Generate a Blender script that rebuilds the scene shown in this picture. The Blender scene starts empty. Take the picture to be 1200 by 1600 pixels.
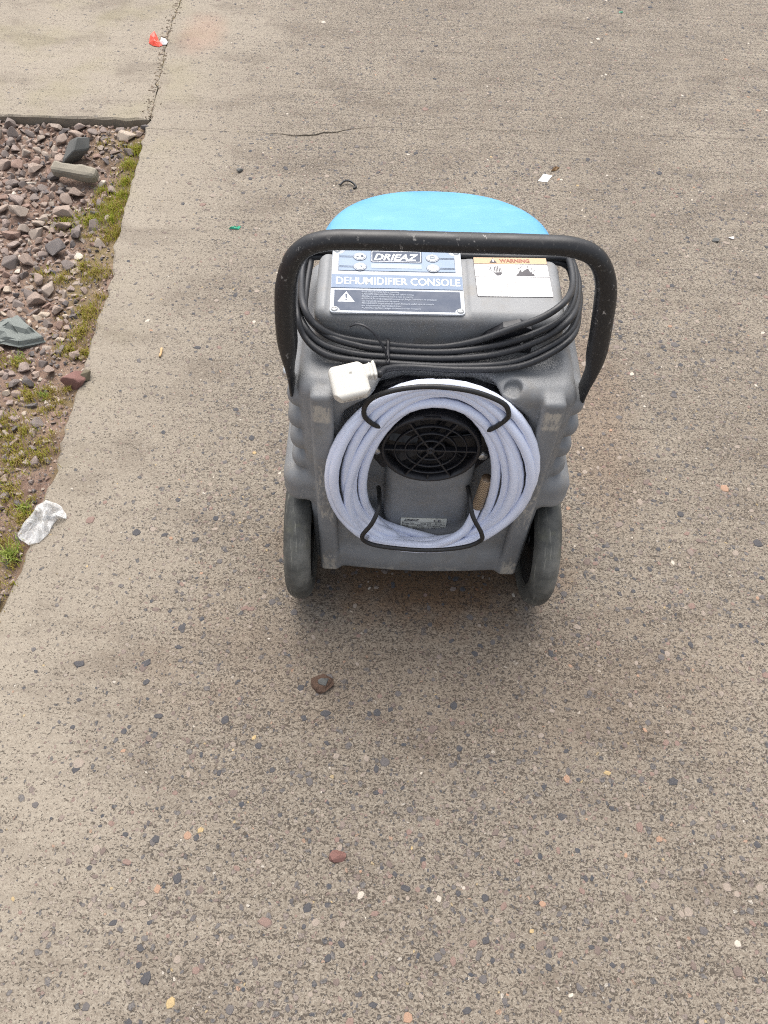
import bpy, bmesh, math, random
import numpy as np
from mathutils import Vector, Matrix
from mathutils.geometry import delaunay_2d_cdt

R = math.radians
PI = math.pi
random.seed(7)
rng = np.random.default_rng(11)
sc = bpy.context.scene

# ------------------------------------------------------------------ camera
H, TH, PH = 1.36, R(54.8), R(2.8)
fwd = Vector((0, math.cos(TH), -math.sin(TH)))
up0 = Vector((0, math.sin(TH), math.cos(TH)))
rx0 = Vector((1, 0, 0))
rgt = math.cos(PH) * rx0 + math.sin(PH) * up0
upv = -math.sin(PH) * rx0 + math.cos(PH) * up0
cam_d = bpy.data.cameras.new('camera')
cam = bpy.data.objects.new('camera', cam_d)
sc.collection.objects.link(cam)
M = Matrix.Identity(4)
for i in range(3):
    M[i][0], M[i][1], M[i][2] = rgt[i], upv[i], -fwd[i]
M[2][3] = H
cam.matrix_world = M
cam_d.sensor_width = 36
cam_d.lens = 36 * 1256 / 1600
cam_d.clip_start = 0.02
cam_d.clip_end = 500
sc.camera = cam

# ------------------------------------------------------------------ sky and sun (bright overcast)
SUN_EL, SUN_ROT = R(64), R(-12)
world = bpy.data.worlds.new('World')
sc.world = world
world.use_nodes = True
wn, wl = world.node_tree.nodes, world.node_tree.links
wn.clear()
sky = wn.new('ShaderNodeTexSky')
sky.sky_type = 'NISHITA'
sky.sun_disc = False
sky.sun_elevation = SUN_EL
sky.sun_rotation = SUN_ROT
sky.air_density = 1.0
sky.dust_density = 5.0
sky.ozone_density = 1.0
hsv = wn.new('ShaderNodeHueSaturation')
hsv.inputs['Saturation'].default_value = 0.4
bg = wn.new('ShaderNodeBackground')
bg.inputs['Strength'].default_value = 0.14
wo = wn.new('ShaderNodeOutputWorld')
wl.new(sky.outputs[0], hsv.inputs['Color'])
wl.new(hsv.outputs[0], bg.inputs['Color'])
wl.new(bg.outputs[0], wo.inputs['Surface'])
sun_d = bpy.data.lights.new('sun', 'SUN')
sun_d.energy = 1.3
sun_d.angle = R(65)
sun_d.color = (1.0, 0.96, 0.9)
sun = bpy.data.objects.new('sun', sun_d)
sc.collection.objects.link(sun)
sd = Vector((math.sin(SUN_ROT) * math.cos(SUN_EL), math.cos(SUN_ROT) * math.cos(SUN_EL), math.sin(SUN_EL)))
sun.rotation_euler = sd.to_track_quat('Z', 'Y').to_euler()
sun.location = sd * 20
vs = sc.view_settings
vs.view_transform = 'Standard'
vs.look = 'None'
vs.exposure = 1.0
vs.gamma = 1
vs.use_curve_mapping = False
sc.render.engine = 'CYCLES'
sc.cycles.use_denoising = False      # keep the fine grain of the concrete
sc.cycles.filter_width = 1.1
sc.cycles.max_bounces = 6
sc.cycles.sample_clamp_indirect = 4

# ------------------------------------------------------------------ helpers
COL = sc.collection


def link(name, me, mat=None, parent=None, smooth=False):
    o = bpy.data.objects.new(name, me)
    COL.objects.link(o)
    if mat is not None and me is not None and len(me.materials) == 0:
        me.materials.append(mat)
    if parent is not None:
        o.parent = parent
    if smooth:
        me.polygons.foreach_set('use_smooth', [True] * len(me.polygons))
    return o


def pyd(name, v, f, mat=None, parent=None, smooth=False):
    me = bpy.data.meshes.new(name)
    me.from_pydata([tuple(map(float, p)) for p in v], [], [tuple(map(int, q)) for q in f])
    me.update()
    return link(name, me, mat, parent, smooth)


def from_bm(name, bm, mat=None, parent=None, smooth=False):
    me = bpy.data.meshes.new(name)
    bmesh.ops.recalc_face_normals(bm, faces=bm.faces)
    bm.to_mesh(me)
    bm.free()
    return link(name, me, mat, parent, smooth)


def tag(o, label=None, cat=None, group=None, kind=None):
    if label:
        o['label'] = label
    if cat:
        o['category'] = cat
    if group:
        o['group'] = group
    if kind:
        o['kind'] = kind
    return o


def empty(name, loc, rz=0.0):
    o = bpy.data.objects.new(name, None)
    COL.objects.link(o)
    o.location = loc
    o.rotation_euler = (0, 0, rz)
    o.empty_display_size = 0.05
    return o


def spline(pts, n=10, closed=False):
    """Catmull-Rom through pts."""
    P = [np.array(p, float) for p in pts]
    out = []
    m = len(P)
    for i in range(m if closed else m - 1):
        if closed:
            a, b, c, d = P[(i - 1) % m], P[i], P[(i + 1) % m], P[(i + 2) % m]
        else:
            b, c = P[i], P[i + 1]
            a = P[i - 1] if i > 0 else 2 * b - c
            d = P[i + 2] if i + 2 < m else 2 * c - b
        for k in range(n):
            t = k / n
            out.append(0.5 * ((2 * b) + (c - a) * t + (2 * a - 5 * b + 4 * c - d) * t * t + (3 * b - 3 * c + d - a) * t ** 3))
    if not closed:
        out.append(P[-1])
    return np.array(out)


def tube_geo(path, r, seg=10, closed=False, n0=None, rb=None, caps=True):
    """sweep; r / rb (second axis) scalars or arrays. Returns verts, faces, uv (length along, turn)."""
    P = np.asarray(path, float)
    n = len(P)
    r = np.broadcast_to(np.asarray(r, float), (n,))
    rb = r if rb is None else np.broadcast_to(np.asarray(rb, float), (n,))
    if closed:
        T = np.roll(P, -1, 0) - np.roll(P, 1, 0)
    else:
        T = np.gradient(P, axis=0)
    T /= np.linalg.norm(T, axis=1)[:, None] + 1e-12
    N = np.array(n0 if n0 is not None else (0, 1, 0.01), float)
    V = []
    for i in range(n):
        N = N - T[i] * (N @ T[i])
        N /= np.linalg.norm(N) + 1e-12
        B = np.cross(T[i], N)
        for k in range(seg):
            a = 2 * PI * k / seg
            V.append(P[i] + N * math.cos(a) * r[i] + B * math.sin(a) * rb[i])
    F = []
    for i in range(n if closed else n - 1):
        j = (i + 1) % n
        for k in range(seg):
            l = (k + 1) % seg
            F.append((i * seg + k, i * seg + l, j * seg + l, j * seg + k))
    if caps and not closed:
        F.append(tuple(range(seg))[::-1])
        F.append(tuple((n - 1) * seg + k for k in range(seg)))
    L = np.concatenate([[0], np.cumsum(np.linalg.norm(np.diff(P, axis=0), axis=1))])
    return V, F, L


def tube(name, path, r, mat, parent=None, seg=10, closed=False, n0=None, rb=None, uv=False):
    V, F, L = tube_geo(path, r, seg, closed, n0, rb)
    o = pyd(name, V, F, mat, parent, True)
    if uv:
        me = o.data
        u = me.uv_layers.new(name='UVMap')
        vals = np.zeros((len(me.loops), 2), np.float32)
        for p in me.polygons:
            if p.loop_total != 4:
                continue
            for li in p.loop_indices:
                vi = me.loops[li].vertex_index
                i, k = divmod(vi, seg)
                vals[li] = (L[i], k / seg)
            ks = [vals[li][1] for li in p.loop_indices]
            if max(ks) - min(ks) > 0.5:
                for li in p.loop_indices:
                    if vals[li][1] < 0.25:
                        vals[li][1] += 1
        u.data.foreach_set('uv', vals.ravel())
    return o


def add_box(bm, c, s, rot=None, bevel=0.0, seg=2):
    g = bmesh.ops.create_cube(bm, size=1.0)
    vs_ = g['verts']
    for v in vs_:
        v.co = Vector((v.co.x * s[0], v.co.y * s[1], v.co.z * s[2]))
    if bevel > 0:
        es = list({e for v in vs_ for e in v.link_edges})
        r = bmesh.ops.bevel(bm, geom=es, offset=bevel, segments=seg, profile=0.5, affect='EDGES')
        vs_ = list({v for f in r['faces'] for v in f.verts} | {v for v in vs_ if v.is_valid})
    for v in vs_:
        if rot is not None:
            v.co = rot @ v.co
        v.co += Vector(c)
    return vs_


def box(name, c, s, mat, parent=None, bevel=0.0, rot=None, smooth=False):
    bm = bmesh.new()
    add_box(bm, c, s, rot, bevel)
    return from_bm(name, bm, mat, parent, smooth)


def lathe(name, prof, mat, parent=None, seg=48, axis='x', c=(0, 0, 0), closed=True):
    """prof: list of (axial, radius)"""
    V, F = [], []
    n = len(prof)
    for k in range(seg):
        a = 2 * PI * k / seg
        for (t, r) in prof:
            if axis == 'x':
                p = (t, r * math.cos(a), r * math.sin(a))
            elif axis == 'y':
                p = (r * math.cos(a), t, r * math.sin(a))
            else:
                p = (r * math.cos(a), r * math.sin(a), t)
            V.append((p[0] + c[0], p[1] + c[1], p[2] + c[2]))
    for k in range(seg):
        l = (k + 1) % seg
        for i in range(n if closed else n - 1):
            j = (i + 1) % n
            F.append((k * n + i, k * n + j, l * n + j, l * n + i))
    o = pyd(name, V, F, mat, parent, True)
    bm = bmesh.new()
    bm.from_mesh(o.data)
    bmesh.ops.recalc_face_normals(bm, faces=bm.faces)
    bm.to_mesh(o.data)
    bm.free()
    return o


def outline_prism(name, pts, z0, z1, mat, parent=None):
    """flat outline in local xy extruded z0..z1"""
    n = len(pts)
    V = [(p[0], p[1], z1) for p in pts] + [(p[0], p[1], z0) for p in pts]
    F = [tuple(range(n)), tuple(range(2 * n - 1, n - 1, -1))]
    for i in range(n):
        j = (i + 1) % n
        F.append((i, n + i, n + j, j))
    o = pyd(name, V, F, mat, parent)
    bm = bmesh.new()
    bm.from_mesh(o.data)
    bmesh.ops.recalc_face_normals(bm, faces=bm.faces)
    bm.to_mesh(o.data)
    bm.free()
    return o


def rrect(x0, x1, y0, y1, r, n=5):
    pts = []
    for (cx, cy, a0) in ((x1 - r, y1 - r, 0), (x0 + r, y1 - r, 90), (x0 + r, y0 + r, 180), (x1 - r, y0 + r, 270)):
        for k in range(n + 1):
            a = R(a0 + 90 * k / n)
            pts.append((cx + r * math.cos(a), cy + r * math.sin(a)))
    return pts


def ring_rect(name, x0, x1, y0, y1, r, w, z0, z1, mat, parent):
    a = rrect(x0, x1, y0, y1, r)
    b = rrect(x0 + w, x1 - w, y0 + w, y1 - w, max(r - w, 0.0002))
    n = len(a)
    V = [(p[0], p[1], z1) for p in a] + [(p[0], p[1], z1) for p in b] + [(p[0], p[1], z0) for p in a] + [(p[0], p[1], z0) for p in b]
    F = []
    for i in range(n):
        j = (i + 1) % n
        F += [(i, j, n + j, n + i), (i, 2 * n + i, 2 * n + j, j), (n + i, n + j, 3 * n + j, 3 * n + i)]
    return pyd(name, V, F, mat, parent)


def text(name, body, x0, x1, y0, y1, z, mat, parent, bold=0.0, shear=0.0, line=1.0):
    cu = bpy.data.curves.new(name, 'FONT')
    cu.body = body
    cu.size = 1
    cu.offset = bold
    cu.shear = shear
    cu.space_line = line
    cu.resolution_u = 3
    cu.extrude = 0.02
    t = bpy.data.objects.new(name, cu)
    COL.objects.link(t)
    dg = bpy.context.evaluated_depsgraph_get()
    me = bpy.data.meshes.new_from_object(t.evaluated_get(dg))
    bpy.data.objects.remove(t)
    bpy.data.curves.remove(cu)
    n = len(me.vertices)
    a = np.zeros(n * 3, np.float32)
    me.vertices.foreach_get('co', a)
    a = a.reshape(-1, 3)
    mn, mx = a.min(0), a.max(0)
    a[:, 0] = x0 + (a[:, 0] - mn[0]) / (mx[0] - mn[0]) * (x1 - x0)
    a[:, 1] = y0 + (a[:, 1] - mn[1]) / (mx[1] - mn[1]) * (y1 - y0)
    a[:, 2] = z + (a[:, 2] > 0) * 0.0003
    me.vertices.foreach_set('co', a.ravel())
    me.update()
    me.name = name
    me.materials.clear()
    return link(name, me, mat, parent)


# --- signed distance modelling (soft rotomoulded shapes) -> surface nets
def sd_box(p, c, h, r):
    q = [np.abs(p[i] - c[i]) - (h[i] - r) for i in range(3)]
    o = np.sqrt(np.maximum(q[0], 0) ** 2 + np.maximum(q[1], 0) ** 2 + np.maximum(q[2], 0) ** 2)
    return o + np.minimum(np.maximum(np.maximum(q[0], q[1]), q[2]), 0) - r


def sd_cyl(p, c, rad, hh, axis, r=0.0):
    o = [i for i in range(3) if i != axis]
    d0 = np.sqrt((p[o[0]] - c[o[0]]) ** 2 + (p[o[1]] - c[o[1]]) ** 2) - (rad - r)
    d1 = np.abs(p[axis] - c[axis]) - (hh - r)
    return np.minimum(np.maximum(d0, d1), 0) + np.sqrt(np.maximum(d0, 0) ** 2 + np.maximum(d1, 0) ** 2) - r


def su(a, b, k):
    h = np.clip(0.5 + 0.5 * (b - a) / k, 0, 1)
    return b + (a - b) * h - k * h * (1 - h)


def ss(a, b, k):  # a minus b
    return -su(-a, b, k)


def surface_nets(fn, lo, hi, st):
    ax = [np.arange(lo[i], hi[i] + st, st, dtype=np.float32) for i in range(3)]
    X = np.meshgrid(*ax, indexing='ij')
    D = fn(X).astype(np.float32)
    ins = D < 0
    nx, ny, nz = D.shape
    cnt = np.zeros((nx - 1, ny - 1, nz - 1), np.int8)
    for a in (0, 1):
        for b in (0, 1):
            for c in (0, 1):
                cnt += ins[a:nx - 1 + a, b:ny - 1 + b, c:nz - 1 + c]
    act = (cnt > 0) & (cnt < 8)
    idx = np.full(act.shape, -1, np.int64)
    I = np.argwhere(act)
    idx[act] = np.arange(len(I))
    acc = np.zeros((len(I), 3))
    w = np.zeros(len(I))
    cor = [(a, b, c) for a in (0, 1) for b in (0, 1) for c in (0, 1)]
    for i, A in enumerate(cor):
        for B in cor[i + 1:]:
            if sum(abs(A[k] - B[k]) for k in range(3)) != 1:
                continue
            da = D[I[:, 0] + A[0], I[:, 1] + A[1], I[:, 2] + A[2]]
            db = D[I[:, 0] + B[0], I[:, 1] + B[1], I[:, 2] + B[2]]
            m = (da < 0) != (db < 0)
            t = np.where(m, da / np.where(m, da - db, 1), 0)[:, None]
            pt = np.array(A) + (np.array(B) - np.array(A)) * t
            acc += pt * m[:, None]
            w += m
    V = (I + acc / w[:, None]) * st + np.array(lo)
    F = []
    for axi in range(3):
        o1, o2 = [(1, 2), (2, 0), (0, 1)][axi]
        sl0 = [slice(None)] * 3
        sl1 = [slice(None)] * 3
        sl0[axi], sl1[axi] = slice(0, -1), slice(1, None)
        cr = ins[tuple(sl0)] != ins[tuple(sl1)]
        E = np.argwhere(cr)
        E = E[(E[:, o1] > 0) & (E[:, o2] > 0)]
        E = E[(E[:, o1] < D.shape[o1] - 1) & (E[:, o2] < D.shape[o2] - 1)]
        flip = ins[tuple(E.T)]
        q = []
        for (p1, p2) in ((1, 1), (0, 1), (0, 0), (1, 0)):
            G = E.copy()
            G[:, o1] -= p1
            G[:, o2] -= p2
            q.append(idx[tuple(G.T)])
        Q = np.stack(q, 1)
        Q[~flip] = Q[~flip][:, ::-1]
        F.append(Q)
    F = np.concatenate(F)
    for _ in range(3):      # pull vertices on to the exact surface
        e = 4e-4
        P3 = [V[:, k] for k in range(3)]
        d = fn(P3)
        g = np.zeros_like(V)
        for k in range(3):
            Pp = [V[:, j] + (e if j == k else 0) for j in range(3)]
            Pm = [V[:, j] - (e if j == k else 0) for j in range(3)]
            g[:, k] = (fn(Pp) - fn(Pm)) / (2 * e)
        gl = np.maximum((g ** 2).sum(1), 0.3)
        V -= np.clip(d / gl, -st * .5, st * .5)[:, None] * g
    return V, F


def sdf_obj(name, fn, lo, hi, st, mat, parent=None):
    V, F = surface_nets(fn, lo, hi, st)
    me = bpy.data.meshes.new(name)
    me.vertices.add(len(V))
    me.vertices.foreach_set('co', V.astype(np.float32).ravel())
    me.loops.add(len(F) * 4)
    me.loops.foreach_set('vertex_index', F.astype(np.int32).ravel())
    me.polygons.add(len(F))
    me.polygons.foreach_set('loop_start', np.arange(0, len(F) * 4, 4, dtype=np.int32))
    me.update(calc_edges=True)
    me.validate()
    return link(name, me, mat, parent, True)


# ------------------------------------------------------------------ materials
class NB:
    def __init__(s, name):
        s.m = bpy.data.materials.new(name)
        s.m.use_nodes = True
        s.t = s.m.node_tree
        s.t.nodes.clear()
        s.out = s.t.nodes.new('ShaderNodeOutputMaterial')
        s.b = s.t.nodes.new('ShaderNodeBsdfPrincipled')
        s.t.links.new(s.b.outputs[0], s.out.inputs[0])
        s.tc = s.t.nodes.new('ShaderNodeTexCoord')
        s.P = s.tc.outputs['Object']

    def n(s, typ, **k):
        nd = s.t.nodes.new('ShaderNode' + typ)
        for a, v in k.items():
            setattr(nd, a, v)
        return nd

    def l(s, a, b):
        s.t.links.new(a, b)

    def put(s, sock, v):
        if hasattr(v, 'is_output') or isinstance(v, bpy.types.NodeSocket):
            s.l(v, sock)
        elif isinstance(v, (tuple, list)) and len(v) == 3 and sock.type == 'RGBA':
            sock.default_value = (*v, 1)
        else:
            sock.default_value = v

    def math(s, op, a, b=None, c=None, clamp=False):
        nd = s.n('Math', operation=op, use_clamp=clamp)
        s.put(nd.inputs[0], a)
        if b is not None:
            s.put(nd.inputs[1], b)
        if c is not None:
            s.put(nd.inputs[2], c)
        return nd.outputs[0]

    def vmul(s, v, xyz):
        nd = s.n('VectorMath', operation='MULTIPLY')
        s.l(v, nd.inputs[0])
        nd.inputs[1].default_value = xyz
        return nd.outputs[0]

    def noise(s, scale, det=3, rough=0.55, P=None, dist=0.0):
        nd = s.n('TexNoise')
        s.l(P or s.P, nd.inputs['Vector'])
        nd.inputs['Scale'].default_value = scale
        nd.inputs['Detail'].default_value = det
        nd.inputs['Roughness'].default_value = rough
        nd.inputs['Distortion'].default_value = dist
        return nd.outputs[0]

    def voro(s, scale, P=None, feature='F1'):
        nd = s.n('TexVoronoi', feature=feature)
        s.l(P or s.P, nd.inputs['Vector'])
        nd.inputs['Scale'].default_value = scale
        return nd

    def step(s, v, lo, hi, a=0.0, b=1.0):
        nd = s.n('MapRange', interpolation_type='SMOOTHSTEP')
        s.put(nd.inputs[0], v)
        nd.inputs[1].default_value, nd.inputs[2].default_value = lo, hi
        nd.inputs[3].default_value, nd.inputs[4].default_value = a, b
        return nd.outputs[0]

    def ramp(s, v, stops, const=False):
        nd = s.n('ValToRGB')
        cr = nd.color_ramp
        cr.interpolation = 'CONSTANT' if const else 'LINEAR'
        while len(cr.elements) < len(stops):
            cr.elements.new(0.5)
        for e, (p, c) in zip(cr.elements, stops):
            e.position = p
            e.color = (*c, 1)
        s.l(v, nd.inputs[0])
        return nd.outputs[0]

    def mix(s, f, a, b, typ='MIX'):
        nd = s.n('Mix', data_type='RGBA', blend_type=typ)
        s.put(nd.inputs[0], f)
        s.put(nd.inputs[6], a)
        s.put(nd.inputs[7], b)
        return nd.outputs[2]

    def bump(s, h, strength=0.5, dist=0.002):
        nd = s.n('Bump')
        nd.inputs['Strength'].default_value = strength
        nd.inputs['Distance'].default_value = dist
        s.l(h, nd.inputs['Height'])
        s.l(nd.outputs[0], s.b.inputs['Normal'])

    def fin(s, col, rough=0.6, spec=0.5, metal=0.0):
        s.put(s.b.inputs['Base Color'], col)
        s.put(s.b.inputs['Roughness'], rough)
        s.b.inputs['Specular IOR Level'].default_value = spec
        s.b.inputs['Metallic'].default_value = metal
        return s.m


def plain(name, col, rough=0.6, metal=0.0, var=0.12, scale=60, spec=0.5, bump=0.0):
    b = NB(name)
    n_ = b.noise(scale, 4)
    c = b.mix(n_, tuple(x * (1 - var) for x in col), tuple(min(1, x * (1 + var)) for x in col))
    if bump:
        b.bump(n_, bump, 0.001)
    return b.fin(c, b.step(n_, 0.3, 0.7, max(0.02, rough - 0.07), min(1, rough + 0.07)), spec, metal)


STONES = [(0.0, (.05, .053, .06)), (0.30, (.095, .09, .09)), (0.50, (.185, .15, .13)), (0.60, (.135, .105, .092)),
          (0.72, (.25, .21, .175)), (0.86, (.19, .13, .11)), (0.962, (.3, .19, .13)), (0.975, (.43, .39, .33)), (0.99, (.36, .27, .14))]


def mat_concrete():
    b = NB('weathered_concrete')
    big = b.noise(1.3, 5, 0.6)
    mid = b.noise(7, 5, 0.6)
    wobble = b.n('VectorMath', operation='MULTIPLY_ADD')
    nz = b.n('TexNoise')
    b.l(b.P, nz.inputs['Vector'])
    nz.inputs['Scale'].default_value = 90
    nz.inputs['Detail'].default_value = 2
    b.l(nz.outputs['Color'], wobble.inputs[0])
    wobble.inputs[1].default_value = (.012, .012, .012)
    b.l(b.P, wobble.inputs[2])
    W = wobble.outputs[0]
    strk = b.noise(1.0, 4, 0.6, b.vmul(b.P, (1.6, 34, 1)))
    strk2 = b.noise(1.0, 4, 0.65, b.vmul(b.P, (4.5, 95, 1)))
    sepx = b.n('SeparateXYZ')
    b.l(b.P, sepx.inputs[0])
    X, Y = sepx.outputs[0], sepx.outputs[1]
    # cement paste
    col = b.ramp(big, [(0.32, (.143, .116, .088)), (0.5, (.192, .160, .124)), (0.68, (.258, .220, .174))])
    col = b.mix(b.step(mid, 0.35, 0.68, 0, .5), col, (.165, .137, .108))
    col = b.mix(b.step(strk, 0.46, 0.66, 0, .4), col, (.125, .103, .08))
    fine = b.noise(420, 3, 0.7)
    col = b.mix(b.step(fine, 0.35, 0.7, 0.0, 0.6), col, (.345, .308, .25))
    # how worn the surface is: the slab edge at the left is still smooth
    worn = b.math('ADD', b.step(X, -0.78, -0.15, 0.1, 0.95), b.math('MULTIPLY', b.math('SUBTRACT', mid, 0.5), 1.1), clamp=True)
    lm = b.math('MULTIPLY', b.step(X, -.78, -.2, 1, 0), b.step(mid, .3, .6))
    col = b.mix(b.math('MULTIPLY', lm, .45), col, (.30, .26, .205))
    patchy = b.noise(3.4, 6, .68, b.vmul(b.P, (1, 1.8, 1)))
    col = b.mix(b.step(patchy, .48, .66, 0, .55), col, (.125, .1, .077))
    # pits with dirt in them, drawn out along the brush marks
    PA = b.vmul(W, (1, 1.45, 1))
    blot = b.noise(150, 4, 0.72, PA)
    col = b.mix(b.math('MULTIPLY', b.step(blot, .58, .42), b.math('MULTIPLY_ADD', worn, .36, .12)), col, (.115, .09, .066))
    col = b.mix(b.math('MULTIPLY', b.step(b.noise(190, 3, .65, PA), .52, .66), .5), col, (.325, .29, .233))
    pit = b.noise(215, 4, 0.68, PA)
    thr = b.math('MULTIPLY_ADD', worn, 0.075, b.math('MULTIPLY_ADD', b.math('SUBTRACT', strk2, 0.5), 0.22, 0.362))
    pf = b.step(b.math('SUBTRACT', thr, pit), -0.025, 0.03)
    col = b.mix(b.math('MULTIPLY', pf, 0.8), col, (.055, .043, .033))
    # small aggregate showing through
    h = b.math('MULTIPLY', pf, -1.0)
    for sc_, sel, rad, amt in ((150, 0.42, 0.40, .85), (78, 0.26, 0.37, .95)):
        v = b.voro(sc_, W)
        sp = b.n('SeparateColor')
        b.l(v.outputs['Color'], sp.inputs[0])
        on = b.math('LESS_THAN', sp.outputs[0], b.math('MULTIPLY', b.math('MULTIPLY_ADD', worn, 0.8, 0.2), sel))
        rr = b.math('MULTIPLY_ADD', sp.outputs[1], 0.2, rad - 0.14)
        inn = b.math('MULTIPLY', on, b.step(b.math('SUBTRACT', rr, v.outputs['Distance']), 0.0, 0.05))
        rim = b.math('MULTIPLY', on, b.step(b.math('ABSOLUTE', b.math('SUBTRACT', rr, v.outputs['Distance'])), 0.0, 0.09, 1, 0))
        sc_col = b.ramp(sp.outputs[2], STONES, True)
        sc_col = b.mix(b.step(b.noise(300, 2), .3, .7, 0, .35), sc_col, (.25, .22, .19))
        col = b.mix(b.math('MULTIPLY', inn, amt), col, sc_col)
        col = b.mix(b.math('MULTIPLY', rim, 0.45), col, (.08, .062, .048))
        h = b.math('ADD', h, b.math('MULTIPLY', inn, 0.5))
    # damp stain and painted brown shadow under and before the machine, and a weaker damp trail to the right
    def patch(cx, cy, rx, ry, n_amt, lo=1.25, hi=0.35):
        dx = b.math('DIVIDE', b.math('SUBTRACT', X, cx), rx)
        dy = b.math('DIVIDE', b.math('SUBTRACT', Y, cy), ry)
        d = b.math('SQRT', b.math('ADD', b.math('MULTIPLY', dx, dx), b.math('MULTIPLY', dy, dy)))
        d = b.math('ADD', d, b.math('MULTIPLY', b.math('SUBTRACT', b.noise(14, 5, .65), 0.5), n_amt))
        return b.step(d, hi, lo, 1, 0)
    damp_shade = b.math('MAXIMUM', patch(.09, .85, .29, .18, 1.3), b.math('MULTIPLY', patch(.47, 1.28, .10, .36, 1.2), .45))
    damp_shade = b.math('MAXIMUM', damp_shade, b.math('MULTIPLY', patch(.15, .62, .62, .2, 1.8), .22))
    col = b.mix(b.math('MULTIPLY', damp_shade, .95), col, b.mix(1.0, col, (.68, .48, .33), 'MULTIPLY'))
    rust = patch(-.72, 2.98, .09, .16, .8)
    col = b.mix(b.math('MULTIPLY', rust, .25), col, (.33, .17, .12))
    green = b.math('MULTIPLY', b.step(X, -.80, -.55, 1, 0), b.step(b.noise(5, 4), .45, .7))
    col = b.mix(b.math('MULTIPLY', green, .3), col, (.235, .21, .12))
    b.bump(b.math('ADD', h, b.math('MULTIPLY', fine, .35)), 0.75, 0.0016)
    return b.fin(col, b.step(damp_shade, 0, 1, .9, .5), 0.4)


def mat_slab_side():
    return plain('concrete_side', (.2, .17, .13), .95, var=.4, scale=45, bump=.5)


def mat_soil():
    b = NB('reddish_soil')
    n1 = b.noise(16, 6, .65)
    col = b.ramp(n1, [(.3, (.105, .066, .05)), (.5, (.19, .128, .098)), (.72, (.27, .195, .15))])
    g = b.noise(3.2, 5, .6)
    sepx = b.n('SeparateXYZ')
    b.l(b.P, sepx.inputs[0])
    edge = b.step(sepx.outputs[0], -1.02, -.78)
    col = b.mix(b.math('MULTIPLY', b.math('MULTIPLY', edge, b.step(g, .42, .62)), .55), col, (.17, .15, .045))
    v = b.voro(190)
    sp = b.n('SeparateColor')
    b.l(v.outputs['Color'], sp.inputs[0])
    gr = b.math('MULTIPLY', b.math('LESS_THAN', sp.outputs[0], .6), b.step(v.outputs['Distance'], .28, .38, 1, 0))
    col = b.mix(b.math('MULTIPLY', gr, .8), col, b.ramp(sp.outputs[1], [(0, (.1, .095, .1)), (.35, (.2, .155, .13)), (.7, (.3, .24, .2)), (.93, (.5, .44, .36))], True))
    b.bump(b.math('ADD', b.math('MULTIPLY', gr, .7), b.noise(230, 4, .7)), .9, .004)
    return b.fin(col, .95, .2)


GRAVEL = [(0.0, (.06, .062, .07)), (0.10, (.225, .178, .152)), (0.26, (.155, .135, .128)), (0.40, (.265, .215, .185)), (0.54, (.125, .112, .11)),
          (0.64, (.29, .25, .215)), (0.74, (.2, .135, .112)), (0.83, (.225, .185, .17)), (0.945, (.38, .33, .27)), (.982, (.5, .46, .4))]


def mat_stone(name, src, ramp, bump=.5, lift=(1.9, 1.72, 1.55), dust=.7):
    b = NB(name)
    if src == 'obj':
        oi = b.n('ObjectInfo')
        f = oi.outputs['Random']
    else:
        at = b.n('Attribute', attribute_name='tint')
        f = at.outputs['Fac']
    c = b.ramp(f, ramp, True)
    n_ = b.noise(55, 5, .65)
    c = b.mix(b.step(n_, .3, .72, 0, .55), c, b.mix(1.0, c, lift, 'MULTIPLY'))
    c = b.mix(b.step(b.noise(75, 5, .7), .40, .64, 0, dust), c, (.225, .175, .14))
    b.bump(b.noise(160, 5, .7), bump, .002)
    return b.fin(c, .85, .3)


def mat_blade(name, ramp):
    b = NB(name)
    at = b.n('Attribute', attribute_name='tint')
    c = b.ramp(at.outputs['Fac'], ramp)
    tr = b.n('BsdfTranslucent')
    b.l(c, tr.inputs['Color'])
    mx = b.n('MixShader')
    mx.inputs[0].default_value = .3
    b.fin(c, .6, .3)
    b.l(b.b.outputs[0], mx.inputs[1])
    b.l(tr.outputs[0], mx.inputs[2])
    b.l(mx.outputs[0], b.out.inputs[0])
    return b.m


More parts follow.
